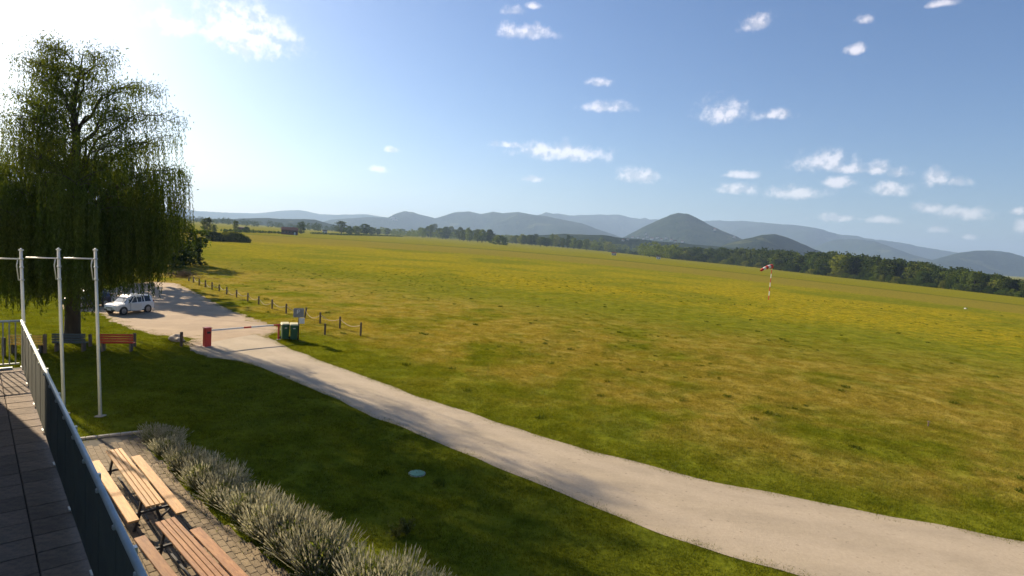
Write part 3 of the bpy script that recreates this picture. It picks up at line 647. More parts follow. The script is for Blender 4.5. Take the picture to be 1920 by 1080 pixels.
def place(kind, name, loc, H, wide, label, cat='tree', group=None, crown=None):
    c, tr = PRO[kind]; o = empty(name, tuple(loc), random.uniform(0, 6.28), label, cat, group); o.scale = (H * wide, H * wide, H)
    link_obj('trunk' if name.endswith('tree') else 'stem', tr, o); link_obj('crown' if name.endswith('tree') else 'foliage', crown or c, o); return o
def by_px(kind, name, x, yb, yt, wide_px, label, cat='tree', group=None, dist=None, natural=.72):
    """tree with its foot and top at these points of the photograph"""
    p = tp(x, yb) if dist is None else None
    if p is None:
        d = ray(x, yb); k = dist / math.hypot(d[0], d[1]); p = np.array([d[0] * k, d[1] * k, 0]); p[2] = float(terrain(p[0], p[1]))
    dep = (p - np.array([0, 0, CAM_H])) @ FW; topd = ray(x, yt); k = dep / F_PX; H = CAM_H + topd[2] * k - p[2]
    wd = wide_px * dep / F_PX
    return place(kind, name, p, H, wd / (H * natural), label, cat, group)
W72, W50, W30, W44, W124 = .72, .5, .3, .44, 1.24
ORDW = ['first', 'second', 'third', 'fourth', 'fifth', 'sixth', 'seventh', 'eighth', 'ninth', 'tenth', 'eleventh', 'twelfth', 'thirteenth', 'fourteenth', 'fifteenth', 'sixteenth', 'seventeenth', 'eighteenth', 'nineteenth', 'twentieth', 'twenty-first', 'twenty-second', 'twenty-third', 'twenty-fourth', 'twenty-fifth', 'twenty-sixth', 'twenty-seventh', 'twenty-eighth', 'twenty-ninth', 'thirtieth']
LOOK = {'ra': 'round mid green', 'rb': 'round dark green', 'rc': 'round yellowish', 'oa': 'upright mid green', 'ob': 'upright dark green', 'ca': 'pointed conifer', 'ba': 'mid green', 'bb': 'dark green', 'bc': 'yellowish'}
_cnt = {}
def nth(key):
    _cnt[key] = _cnt.get(key, -1) + 1; return ORDW[min(_cnt[key], len(ORDW) - 1)]
def stretch_of(x): return 'left of the windsock' if x < 1420 else ('just right of the windsock' if x < 1590 else ('well right of the windsock' if x < 1760 else 'towards the right edge'))
# single trees and bushes one can pick out, left to right
by_px('rb', 'leafy_tree', 326, 498, 408, 92, 'dark green tree beside the willow with its shadow on the field')
by_px('bc', 'bush', 292, 504, 444, 78, 'yellow green sunlit bush in front of the dark tree by the willow', 'bush', natural=W124)
by_px('bb', 'bush', 357, 496, 452, 46, 'dark bush at the right foot of the tree by the willow', 'bush', natural=W124)
by_px('bb', 'bush', 318, 500, 466, 60, 'low shaded bush below the yellow green bush', 'bush', natural=W124)
by_px('bb', 'bush', 400, 452, 434, 36, 'small dark bush at the left end of the long hedge mound', 'bush', natural=W124)
_p = tp(434, 453); _dep = (_p - np.array([0, 0, CAM_H])) @ FW; _k = _dep / F_PX; hg = empty('hedge', tuple(_p), math.atan2(_p[1], _p[0]) - math.pi / 2, 'long rounded hedge mound standing alone on the far field', 'hedge')
_n = 520; _z = rng.random(_n); _a = rng.random(_n) * 6.283; _r = np.sqrt(np.clip(1 - _z ** 2, 0, 1)) * (.55 + .45 * np.sqrt(rng.random(_n))); _C = np.c_[_r * np.cos(_a) * 34 * _k, _r * np.sin(_a) * 16 * _k, _z * 15.5 * _k * (1 + .12 * np.sin(_a * 3))]
_V, _F = leaf_cards(_C, .20, 22, np.full(_n, .28)); _V[:, 2] = np.maximum(_V[:, 2], .02); link_obj('foliage', np_mesh('foliage', _V, _F, MAT['leaf_c']), hg)
MB().tube([(-20 * _k, 0, 0), (-8 * _k, 0, 1.2), (6 * _k, .2, 1.3), (22 * _k, 0, 0)], [.1, .14, .14, .1], 6).build('stem', MAT['bark'], hg)
by_px('oa', 'leafy_tree', 388, 440, 409, 20, 'slim tree behind the hedge mound', natural=W50)
by_px('bc', 'bush', 386, 444, 430, 24, 'pale bush at the foot of the slim tree', 'bush', natural=W124)
by_px('ra', 'leafy_tree', 402, 437, 421, 10, 'tiny round tree right of the slim tree')
by_px('oa', 'leafy_tree', 442, 434, 414, 10, 'narrow tree left of the flat roofed shed', natural=W50)
by_px('bb', 'bush', 462, 435, 425, 14, 'dark bush by the flat roofed shed', 'bush', natural=W124)
by_px('pa', 'poplar_tree', 564, 438, 415, 13, 'dark columnar poplar beside the red roofed farmhouse', natural=W30)
by_px('oa', 'leafy_tree', 640, 438, 415, 20, 'pale loose tree at the left end of the far tree row', natural=W50)
for x, yt, wp, k in ((655, 424, 18, 'rb'), (668, 424, 18, 'ra'), (684, 420, 22, 'rb'), (697, 426, 16, 'ra'), (709, 429, 10, 'rb'), (726, 428, 14, 'rb'), (738, 430, 10, 'ra'), (754, 429, 16, 'rb')):
    by_px(k, 'round_tree', x, 441, yt, wp, 'small %s tree, %s from the left in the row right of the farm' % (LOOK[k], nth('row')), group='far tree row right of the farm')
LINE = [(345, 447), (540, 438), (640, 443), (760, 444), (800, 446), (850, 450), (900, 455), (960, 458), (1050, 465), (1140, 472), (1240, 483), (1400, 499), (1560, 518), (1700, 533), (1880, 553), (1960, 562), (2100, 580)]
lx, ly = [q[0] for q in LINE], [q[1] for q in LINE]
def edge_y(x): return float(np.interp(x, lx, ly))
# grove in the middle of the far edge
for i in range(20):
    x = 786 + i * 7.4 + random.uniform(-2, 2); x = min(x, 917)
    b = edge_y(x) - random.choice((0, 0, 1.5)); k = random.choice(('ra', 'rb', 'rc', 'oa', 'ra')); by_px(k, 'grove_tree', x, b, b - random.uniform(17, 26), random.uniform(13, 20), '%s tree, %s from the left in the grove left of the lone bush' % (LOOK[k], nth('g1')), group='grove in the middle of the field edge')
by_px('ba', 'bush', 937, 459, 441, 32, 'lone big round bush at the middle of the field edge', 'bush', natural=W124)
for i in range(26):
    x = 962 + i * 7.2 + random.uniform(-2, 2); b = edge_y(x) - random.choice((0, 0, 1)); big = 1.25 if 1045 < x < 1078 else 1.
    k = random.choice(('ra', 'rb', 'rc', 'oa', 'ob')); by_px(k, 'grove_tree', x, b, b - random.uniform(14, 24) * big, random.uniform(12, 20), '%s tree, %s from the left in the grove right of the lone bush' % (LOOK[k], nth('g2')), group='grove right of the lone bush')
for i in range(24):
    x = 1146 + i * 5.2; b = edge_y(x); by_px(random.choice(('bb', 'ba', 'bb')), 'hedge_bush', x, b, b - random.uniform(5, 9), 9, 'low bush, %s from the left in the hedge line before the village' % nth('h'), 'bush', 'low hedge before the village', natural=W124)
# front of the wood: single trees; the mass behind is one wood
def wood_top(x): return .86 * float(np.interp(x, [1140, 1240, 1300, 1360, 1420, 1480, 1530, 1560, 1620, 1700, 1780, 1860, 1920, 2050], [19, 29, 30, 34, 40, 44, 46, 52, 52, 50, 48, 42, 34, 38]))
x = 1262.
while x < 1990:
    b = edge_y(x); H = wood_top(x) * random.uniform(.62, 1.0); k = random.choice(('ra', 'rb', 'ra', 'oa', 'ob', 'ob', 'rc', 'ca' if x > 1700 else 'ra'))
    by_px(k, 'wood_tree', x, b - random.uniform(0, 2), b - H, H * random.uniform(.55, .85) + 4, '%s tree, %s of the wood front %s' % (LOOK[k], nth(stretch_of(x)), stretch_of(x)), group='front row of the wood at right', natural=W72 if k[0] == 'r' else (W50 if k[0] == 'o' else W44))
    x += random.uniform(6, 11)
x = 1266.
while x < 1990:
    b = edge_y(x); k = random.choice(('bb', 'ba', 'bb', 'bc')); by_px(k, 'wood_shrub', x, b + .6, b - random.uniform(7, 15), random.uniform(13, 22), '%s shrub, %s at the foot of the wood %s' % (LOOK[k], nth('s' + stretch_of(x)), stretch_of(x)), 'shrub', 'shrubs along the foot of the wood', natural=W124); x += random.uniform(9, 17)
# mass of the wood and of the valley trees behind, nobody could count them
def mass(name, spots, mats, label):
    VV = []; FF = []; n0 = 0
    for (p, H, wd) in spots:
        n = 34; z = rng.random(n); an = rng.random(n) * 6.283; r = wd * .5 * np.sin(np.pi * (.12 + .82 * z)) ** .6 * np.sqrt(rng.uniform(.3, 1, n))
        C = np.c_[p[0] + r * np.cos(an), p[1] + r * np.sin(an), p[2] + H * (.12 + .86 * z)]
        V, Fc = leaf_cards(C, H * .052, 9, np.full(n, H * .06)); VV.append(V); FF.append(Fc + n0); n0 += len(V)
    me = np_mesh(name, np.concatenate(VV), np.concatenate(FF), MAT[mats]); return tag(link_obj(name, me), label, 'wood', kind='stuff')
sp = []
for i in range(420):
    x = random.uniform(1255, 2010); b = edge_y(x); p0 = tp(x, b); r0 = math.hypot(p0[0], p0[1]); r1 = r0 + random.uniform(10, 120)
    p = p0[:2] / r0 * r1; z = float(terrain(*p)); dep = (np.array([p[0], p[1], z - CAM_H])) @ FW; H = CAM_H + ray(x, b - wood_top(x) * random.uniform(.74, 1.05))[2] * dep / F_PX - z
    sp.append((np.array([p[0], p[1], z]), H, H * .62))
mass('wood', sp[:280], 'leaf_b', 'dark mixed wood along the right side of the field'); mass('wood', sp[280:], 'leaf_a', 'lighter crowns within the dark wood at right')
sp = []
for i in range(330):                                              # valley trees between the field and the village
    x = random.uniform(700, 1300); d_ = random.uniform(1150, 1750) if x < 1200 else random.uniform(800, 1500)
    r_ = ray(x, 450); k = d_ / math.hypot(r_[0], r_[1]); p = np.array([r_[0] * k, r_[1] * k]); z = float(terrain(*p)); H = random.uniform(9, 18) + 4 * (x > 900); sp.append((np.array([p[0], p[1], z]), H, H * .9))
mass('valley_wood', sp, 'leaf_a', 'scattered valley trees massed behind the middle of the field')
sp = []
for i in range(120):
    x = random.uniform(330, 700); d_ = random.uniform(1000, 1900); r_ = ray(x, 440); k = d_ / math.hypot(r_[0], r_[1]); p = np.array([r_[0] * k, r_[1] * k]); H = random.uniform(8, 15); sp.append((np.array([p[0], p[1], 0.]), H, H * 1.2))
mass('valley_wood', sp, 'leaf_b', 'far tree belt behind the farm')
# maize or hedge strips, dark lines across the far field
for pts, lb in (([(420, 435.5), (470, 436), (530, 438.5)], 'dark crop strip left of the farmhouse'), ([(585, 438.5), (640, 441), (700, 442), (755, 444)], 'dark crop strip right of the farmhouse')):
    L_ = resample([tp(x, y)[:2] for x, y in pts], 2.2); C = np.repeat(np.c_[L_, np.full(len(L_), .9)], 2, 0); C[:, :2] += rng.normal(size=(len(C), 2)) * 1.2
    V, Fc = leaf_cards(C, .75, 8, np.full(len(C), .6)); V[:, 2] = np.clip(V[:, 2], .02, 2.4); tag(link_obj('crop_strip', np_mesh('crop_strip', V, Fc, MAT['leaf_b'])), lb, 'crop', kind='stuff')
# tree left of the willow, mostly hidden, that shades the car park
for (X, Y, H, wd, lb) in ((-43, 58, 12, 1.15, 'big tree behind the willow shading the car park'), (-62, 62, 13, 1.0, 'tree farther behind the willow left of the car park')):
    place('rb', 'leafy_tree', (X, Y, 0), H, wd, lb)

# ------------------------------------------------------------------ far buildings
def house(x, yb, w_px, h_px, label, wall, roof, ridge='along', cat='house', dist=None, rz=None, name='house', roof_f=.9):
    if dist is None: p = tp(x, yb)
    elif dist == 'hill': p = on_hill(x, yb)
    else:
        d = ray(x, yb); k = dist / math.hypot(d[0], d[1]); p = np.array([d[0] * k, d[1] * k, 0]); p[2] = float(terrain(p[0], p[1]))
    if p is None: return {}
    dep = (p - np.array([0, 0, CAM_H])) @ FW; s_ = dep / F_PX; wd, ht = w_px * s_, h_px * s_; dp = wd * .62
    o = empty(name, tuple(p), (math.atan2(p[1], p[0]) - math.pi / 2) if rz is None else rz, label, cat)
    wh = ht * (1 - .42 * roof_f)
    MB().box((0, 0, wh / 2 - .3), (wd * .96, dp * .94, wh + .6)).build('wall', MAT[wall], o)
    a_, b_ = wd * .52, dp * .55
    MB().add([(-a_, -b_, wh), (a_, -b_, wh), (a_, b_, wh), (-a_, b_, wh), (-a_ * .9, 0, ht), (a_ * .9, 0, ht)], [(3, 2, 1, 0), (0, 1, 5, 4), (2, 3, 4, 5), (1, 2, 5), (3, 0, 4)]).build('roof', MAT[roof], o)
    n = max(2, int(w_px / 6))
    wm = MB().box((0, 0, 0), (wd / n * .34, .14, wh * .34)).mesh('window', MAT['glass'])
    for k in range(n):
        q = link_obj('window', wm, o); q.location = (-wd * .48 + wd * .96 * (k + .5) / n, -dp * .47 - .03, wh * .55)
    dm = MB().box((wd * .30, -dp * .47 - .02, wh * .28), (wd * .08, .12, wh * .56)).build('door', MAT['barnwall'] if wall != 'barnwall' else MAT['white'], o)
    MB().box((wd * .22, b_ * .2, ht * 1.0), (wd * .06, wd * .06, ht * .22)).build('chimney', MAT[wall], o)
    return o
house(543, 440, 30, 14, 'brown farmhouse with red roof on the far field edge', 'barnwall', 'rooftile')
house(455, 433.5, 18, 8, 'flat dark shed left of the farmhouse', 'barnwall', 'darkroof', roof_f=.3, cat='shed', name='shed')
house(609, 437, 9, 6, 'pale little house right of the poplar', 'white_wall', 'darkroof')
house(1152, 466, 9, 6, 'small white house with red roof behind the hedge line', 'white_wall', 'rooftile', dist=560)
house(1235.5, 474, 8, 7, 'white hut at the left end of the wood', 'white_wall', 'darkroof', dist=600, cat='hut')
vill = [(1177, 450, 5), (1186, 446, 4), (1196, 447, 5), (1206, 449, 4), (1214, 446, 5), (1222, 450, 6), (1232, 447, 5), (1240, 451, 5), (1249, 448, 5), (1258, 452, 5), (1266, 455, 6), (1279, 455, 5), (1211, 440, 4), (1340, 432, 5), (1376, 446, 5), (1168, 452, 5)]
for k, (x, y, w_) in enumerate(vill):
    house(x, y, w_, w_ * .8, ('small white village house under the cone shaped hill, %s from the left' % ORDW[sorted(q[0] for q in vill).index(x)] if x < 1300 else ('white house high on the right flank of the cone shaped hill' if x < 1360 else 'white house low on the right flank of the cone shaped hill')), 'white_wall', 'rooftile' if k % 2 else 'darkroof', dist='hill')['group'] = 'village houses' if x < 1300 else 'houses on the hill flank'
# ------------------------------------------------------------------ the weeping willow
random.seed(5); rng = np.random.default_rng(5)
W0 = gp(135, 637, 0); vd = W0[:2] / np.linalg.norm(W0[:2]); rl = np.array([vd[1], -vd[0]])
wil = empty('willow_tree', tuple(W0), 0, 'tall weeping willow with long hanging curtains of leaves behind the flagpoles', 'tree')
def env(z, dr=None):
    """reach of the crown at a height, longer on the side away from the terrace"""
    a_ = float(np.interp(z, [2.5, 5, 7.5, 9, 11, 13, 14.5, 15.6], [4.7, 5.2, 5.4, 5.3, 4.9, 4.4, 3.7, 2.4]))
    if dr is None: return a_
    f = float(dr[0] * rl[0] + dr[1] * rl[1]); return a_ * (1 - (.40 if z < 9. else .66) * max(0., -f))
def zmin(lat): return float(np.interp(lat, [-9, .9, 1.6, 3.2, 3.7, 4.4, 5.2, 6.4, 8], [2.0, 2.0, 2.75, 2.6, 3.4, 5.0, 5.9, 7.0, 7.6]))
lead = [(0, 0, -.1), (.02, 0, .5), (.05, 0, 2.5), (-.1, .1, 5), (.1, 0, 8), (.15, .1, 10.5), (.0, 0, 12.6), (.3, .1, 14.2), (.55, 0, 15.3)]
def lead_at(z): return np.array([np.interp(z, [q[2] for q in lead], [q[k] for q in lead]) for k in range(2)])
MB().tube(lead, [.46, .37, .33, .30, .25, .20, .13, .06, .02], 12).build('trunk', MAT['bark'], wil, True)
anchors = []; small = MB()
def bez(p0, p1, p2, n=9):
    t = np.linspace(0, 1, n)[:, None]; return p0 * (1 - t) ** 2 + 2 * p1 * t * (1 - t) + p2 * t * t
NL = 42
for k in range(NL):
    he = 6.2 + 9.0 * (k + .5) / NL; an = k * 2.39996 + random.uniform(-.3, .3); reach = env(he, (math.cos(an), math.sin(an))) * random.uniform(.72, 1.0)
    h0 = max(2.4, he - reach * random.uniform(.65, 1.1)); h0 = min(h0, 14.5); dr = np.array([math.cos(an), math.sin(an)])
    p0 = np.r_[lead_at(h0), h0]; p2 = np.r_[dr * reach, he - .06 * reach]; p1 = np.r_[dr * reach * .42, he + .12 * reach]
    cv = bez(p0, p1, p2, 11); cv[1:-1] += rng.normal(size=(9, 3)) * .08
    r0 = .035 + .011 * reach * (1.25 if he < 10 else .8)
    MB().tube(cv, list(np.linspace(r0, .012, 11)), 7).build('limb', MAT['bark'], wil, True)
    for i in range(3, 11):
        anchors.append((cv[i], he))
        for sgn in (-1, 1):
            if random.random() < .8:
                an2 = an + sgn * random.uniform(.5, 1.2); ln = random.uniform(.7, 1.9) * (.6 if he > 12.5 else 1.)
                q2 = cv[i] + np.r_[math.cos(an2) * ln, math.sin(an2) * ln, random.uniform(.0, .55) * ln]; q1 = (cv[i] + q2) / 2 + np.array([0, 0, .25 * ln])
                tw = bez(cv[i], q1, q2, 6); small.tube(tw, [.018, .015, .013, .011, .009, .006], 4, caps=False)
                for q in tw[2:]: anchors.append((q, he))
tag(small.build('twigs', MAT['bark'], wil), kind='stuff')
V = []; st = []
def strand(p, ln, dens):
    """leaf quads and a thin stem down one hanging shoot"""
    n = max(3, int(ln / dens)); t = np.linspace(0, 1, n); out_ = p[:2] / (np.linalg.norm(p[:2]) + .3); sway = rng.normal(size=2) * .10
    off = np.stack([(out_[0] * .16 + sway[0]) * np.sin(t * 1.6) * min(ln, 3) * .4, (out_[1] * .16 + sway[1]) * np.sin(t * 1.6) * min(ln, 3) * .4], 1)
    c = np.c_[p[0] + off[:, 0], p[1] + off[:, 1], p[2] - ln * t]
    an = rng.random(n) * 6.283; L = rng.uniform(.11, .21, n)[:, None]; dn = np.stack([np.cos(an) * .38, np.sin(an) * .38, -rng.uniform(.6, 1., n)], 1); dn /= np.linalg.norm(dn, axis=1)[:, None]
    sd = np.cross(dn, rng.normal(size=(n, 3))); sd /= np.linalg.norm(sd, axis=1)[:, None]; sd *= rng.uniform(.016, .030, n)[:, None]
    a0 = c; a1 = c + dn * L * .5; a2 = c + dn * L
    V.append(np.stack([a0, a1 + sd, a2, a1 - sd], 1).reshape(-1, 3))
lat_of = lambda p: float(p[0] * rl[0] + p[1] * rl[1])
for p, he in anchors:
    if he > 11.6: reps, rngl, dens = 1, (.25, 1.3), .085
    elif he > 9.2: reps, rngl, dens = 2, (.5, 2.4), .085
    else: reps, rngl, dens = 3, None, .062
    for _ in range(reps):
        q = p + rng.normal(size=3) * np.array([.28, .28, .1]); zm = zmin(lat_of(q))
        if rngl: ln = min(random.uniform(*rngl), max(.5, q[2] - zm))
        else: ln = max(.5, (q[2] - zm) * random.uniform(.35, 1.0))
        strand(q, ln, dens)
# leafy twigs of the airy top
for p, he in anchors:
    if he < 8.6: continue
    n = 15 if he > 11.6 else 15; c = p + rng.normal(size=(n, 3)) * np.array([.30, .30, .26]) - np.array([0, 0, .12])
    dn = rng.normal(size=(n, 3)) * .6 + np.array([0, 0, -.7]); dn /= np.linalg.norm(dn, axis=1)[:, None]; L = rng.uniform(.12, .22, n)[:, None]
    sd = np.cross(dn, rng.normal(size=(n, 3))); sd /= np.linalg.norm(sd, axis=1)[:, None]; sd *= rng.uniform(.016, .028, n)[:, None]
    V.append(np.stack([c, c + dn * L * .5 + sd, c + dn * L, c + dn * L * .5 - sd], 1).reshape(-1, 3))
# inner curtain
for _ in range(620):
    z0 = random.uniform(4.5, 9.5); an = random.uniform(0, 6.283); r = env(z0, (math.cos(an), math.sin(an))) * math.sqrt(random.uniform(.02, .95)); q = np.array([r * math.cos(an), r * math.sin(an), z0]); zm = zmin(lat_of(q))
    if q[2] - zm > .6: strand(q, (q[2] - zm) * random.uniform(.4, 1.0), .07)
V = np.concatenate(V); tag(link_obj('crown', np_mesh('crown', V, np.arange(len(V)).reshape(-1, 4), MAT['willow']), wil), kind='stuff')

# ------------------------------------------------------------------ flagpoles
random.seed(9)
pole0 = None
for k, (bx, by, tx, ty, lb) in enumerate(((50, 776, 37, 470, 'white flagpole with side arm standing behind the terrace corner'), (120, 777, 107, 469, 'white flagpole with side arm, middle one of three'), (188, 781, 176, 470, 'white flagpole with side arm nearest the lawn, right one of three'))):
    b = gp(bx, by, 0); o = empty('flagpole', tuple(b), 0, lb, 'flagpole', 'flagpoles beside the terrace')
    dep = (b - np.array([0, 0, CAM_H])) @ FW; tdir = ray(tx, ty); top = np.array([0, 0, CAM_H]) + tdir * dep / F_PX; lean = top - b; H = float(lean[2]); lx_, ly_ = float(lean[0]) / H, float(lean[1]) / H
    lx_ *= .8; ly_ *= .8
    L = lambda z: (lx_ * z, ly_ * z, z)
    MB().tube([L(-.1), L(H * .5), L(H)], [.055, .049, .042], 12).build('pole', MAT['pole'], o, True)
    MB().lathe([(.045, 0), (.075, .02), (.075, .045), (.03, .07), (.012, .10)], 12, L(H)).build('cap', MAT['pole'], o, True)
    pt = L(H - .27); MB().tube([pt, (pt[0] - rl[0] * .86, pt[1] - rl[1] * .86, pt[2])], .024, 8).build('arm', MAT['pole'], o, True)
    for dz in (.27, .55, .98): MB().lathe([(.06, -.03), (.066, 0), (.06, .03)], 12, L(H - dz)).build('collar', MAT['rail'], o, True)
    p1, p2 = L(H - .3), L(H - 1.0); MB().tube([(p1[0] - rl[0] * .09, p1[1] - rl[1] * .09, p1[2]), (p1[0] - rl[0] * .12, p1[1] - rl[1] * .12, p1[2] - .2), (p2[0] - rl[0] * .09, p2[1] - rl[1] * .09, p2[2])], .016, 6).build('halyard_bracket', MAT['rail'], o, True)
    MB().box((0, 0, .02), (.26, .26, .04), bev=.008).build('base_plate', MAT['concrete'], o)

# ------------------------------------------------------------------ benches and posts by the lawn
def bench(x0, x1, yb, label, m):
    """slatted bench seen from behind, its backrest between two photo columns"""
    p0, p1 = gp(x0, yb, .0), gp(x1, yb, 0); mid = (p0 + p1) / 2; ln = np.linalg.norm(p1 - p0); rz = math.atan2(p1[1] - p0[1], p1[0] - p0[0])
    o = empty('park_bench', tuple(mid), rz, label, 'bench')
    for k in range(4): MB().box((0, 0, .50 + .125 * k), (ln, .035, .095), bev=.008).build('backrest_slat', MAT[m], o).rotation_euler.x = 0
    for k in range(3): MB().box((0, .10 + .125 * k, .44), (ln, .105, .035), bev=.008).build('seat_slat', MAT[m], o)
    for sx in (-1, 1):
        x = sx * ln * .40
        MB().box((x, .035, .46), (.07, .05, .92)).build('upright', MAT['postwood'], o)
        MB().box((x, .24, .21), (.07, .36, .42)).build('leg', MAT['postwood'], o)
    return o
bench(15, 79, 664, 'yellow slatted bench behind the far end of the terrace railing', 'yelwood')
bench(97, 160, 660, 'dull blue slatted bench in the shade at the foot of the willow', 'bluewood')
bench(184, 250, 660, 'red slatted bench between two wooden posts by the car park', 'redwood')
def post(x, yt, yb, label, group, w_=.13, lean=0.):
    p = gp(x, yb, 0); dep = (p - np.array([0, 0, CAM_H])) @ FW; H = CAM_H + ray(x, yt)[2] * dep / F_PX
    m_ = MB().tube([(0, 0, -.1), (lean * .5, 0, H * .5), (lean, 0, H - .03), (lean, 0, H)], [w_ / 2, w_ / 2, w_ / 2, w_ * .36], 9)
    o = m_.build('wooden_post', MAT['postwood'], None, False); o.location = tuple(p); o.rotation_euler.z = random.uniform(0, 3); return tag(o, label, 'post', group), p, H
for x, yt, yb, lb in ((7, 632, 668, 'dark wooden post left of the yellow bench'), (84, 626, 662, 'dark wooden post between yellow and blue benches'), (169, 626, 650, 'dark wooden post at the left end of the red bench'), (252, 624, 650, 'dark wooden post at the right end of the red bench'), (340, 622, 650, 'reddish wooden post left of the barrier box')):
    post(x, yt, yb, lb, 'posts along the lawn', .16)
PX = [(354, 520, 527), (363, 519, 530), (373.5, 523, 535), (385, 525, 538.5), (397.5, 529, 543), (411, 533, 546), (425, 538, 552), (443.5, 543, 557.5), (464.5, 549, 565), (485, 555, 571), (510, 561, 579), (536.5, 569, 588), (571, 576, 596), (600, 585, 606.5), (637, 593, 616), (676, 604, 630)]
ORD = ['first', 'second', 'third', 'fourth', 'fifth', 'sixth', 'seventh', 'eighth', 'ninth', 'tenth', 'eleventh', 'twelfth', 'thirteenth', 'fourteenth', 'fifteenth', 'last']
fp = []
for k, (x, yt, yb) in enumerate(PX):
    lb = 'short round fence post, %s counted from the car park corner' % ORD[k] if k != 12 else 'short leaning fence post just right of the sign board'
    o, p, H = post(x, yt, yb, lb, 'rope fence posts beside the field', .13, .12 if k == 12 else 0.); fp.append((p, H))
o, pB, HB = post(609, 606, 627.5, 'short fence post standing in front of the row behind the bins', 'rope fence posts beside the field', .13)
for k in range(len(fp) - 1):
    (p, h1), (q, h2) = fp[k], fp[k + 1]; a_ = p + [0, 0, h1 * .8]; b_ = q + [0, 0, h2 * .8]; sag = .28 if k % 3 else .45
    pts = [tuple(a_ + (b_ - a_) * t + np.array([0, 0, -sag * 4 * t * (1 - t)])) for t in np.linspace(0, 1, 11)]
    o = MB().tube(pts, .022, 5).build('rope', MAT['rope']); tag(o, 'sagging rope between the %s and %s fence posts from the car park corner' % (ORD[k], ORD[k + 1]), 'rope', 'ropes of the field fence')

# ------------------------------------------------------------------ barrier, sign, bins
b0 = gp(388, 651, 0); b1 = gp(522, 637, 0); ba = math.atan2(b1[1] - b0[1], b1[0] - b0[0]); bl = float(np.linalg.norm(b1 - b0))
bar = empty('barrier_gate', tuple(b0), ba, 'red barrier box with a thin white boom across the road', 'barrier')
MB().box((0, 0, .53), (.34, .30, 1.06), bev=.02).build('housing', MAT['red'], bar)
MB().box((0, 0, 1.085), (.38, .34, .05), bev=.012).build('housing_lid', MAT['red'], bar)
MB().box((0, 0, .03), (.5, .46, .06), bev=.01).build('plinth', MAT['concrete'], bar)
MB().box((.02, -.158, .84), (.2, .012, .12)).build('service_hatch', MAT['black'], bar)
bz = .93
segs = 9
for k in range(segs):
    x0, x1 = .19 + (bl - .1) * k / segs, .19 + (bl - .1) * (k + 1) / segs
    MB().beam((x0, -.02, bz + .0), (x1 - .001, -.02, bz), .05, .09).build('boom_section', MAT['red'] if k in (4, 8) else MAT['white'], bar)
rest = empty('boom_rest', tuple(b1), ba, 'thin red post catching the end of the barrier boom', 'post')
MB().box((0, 0, .42), (.08, .08, .86)).build('stem', MAT['red'], rest)
MB().box((0, -.06, .865), (.1, .03, .10)).box((0, .06, .865), (.1, .03, .10)).build('fork', MAT['red'], rest)
MB().box((0, 0, .02), (.2, .2, .04)).build('base_plate', MAT['concrete'], rest)
sg = gp(559, 638, 0); vb = math.atan2(sg[1], sg[0]) - math.pi / 2
sign = empty('sign_board', tuple(sg), vb + R(6), 'square grey notice board on a post behind the green bins', 'sign')
s_ = ((sg - np.array([0, 0, CAM_H])) @ FW) / F_PX
MB().tube([(0, 0, -.1), (0, 0, 2.0)], .038, 8).build('post', MAT['black'], sign, True)
MB().box((-.03, -.05, 1.72), (18.5 * s_, .03, 17 * s_), bev=.006).build('panel', MAT['signback'], sign)
MB().box((.16, -.05, 1.22), (10 * s_, .025, 11 * s_)).build('lower_plate', MAT['white'], sign)
mk = MB(); pc = (-.02, -.068, 1.78)
mk.beam((pc[0] - .09, pc[1], pc[2] - .12), (pc[0] - .09, pc[1], pc[2] + .13), .05, .005); mk.tube([(pc[0] + .08 * math.cos(t) - .05, pc[1], pc[2] + .06 + .07 * math.sin(t)) for t in np.linspace(-1.6, 1.6, 9)], .02, 5); mk.beam((pc[0] - .02, pc[1], pc[2] - .02), (pc[0] + .1, pc[1], pc[2] - .12), .04, .005)
mk.build('pale_mark', MAT['white'], sign)
def bin_(x, yb, label, rz):
    p = gp(x, yb, 0); o = empty('wheelie_bin', tuple(p), rz, label, 'bin', 'green bins beside the barrier'); o.scale = (.84, .84, .95)
    MB().box((0, 0, .53), (.44, .52, .94), taper=1.22, bev=.03).build('body', MAT['bin'], o)
    MB().box((0, -.0, .985), (.58, .68, .04), bev=.012).build('rim', MAT['bin'], o)
    MB().add([(-.29, -.36, 1.008), (.29, -.36, 1.008), (.29, .36, 1.03), (-.29, .36, 1.03), (-.25, -.30, 1.075), (.25, -.30, 1.075), (.25, .30, 1.11), (-.25, .30, 1.11)], [(3, 2, 1, 0), (4, 5, 6, 7), (0, 1, 5, 4), (1, 2, 6, 5), (2, 3, 7, 6), (3, 0, 4, 7)]).build('lid', MAT['binlid'], o)
    MB().tube([(-.2, .40, 1.0), (.2, .40, 1.0)], .02, 6).build('handle', MAT['bin'], o)
    for sx in (-1, 1): MB().lathe([(.10, -.03), (.10, .03)], 14, (sx * .25, .26, .10), 'y').build('wheel', MAT['rubber'], o)
    MB().box((0, -.335, .80), (.16, .012, .035)).build('sticker', MAT['white'], o)
bin_(534, 636.5, 'green wheeled bin with cream lid, the left one beside the boom post', vb + R(10)); bin_(550.5, 637.5, 'green wheeled bin with cream lid, the right one beside the sign', vb + R(4))
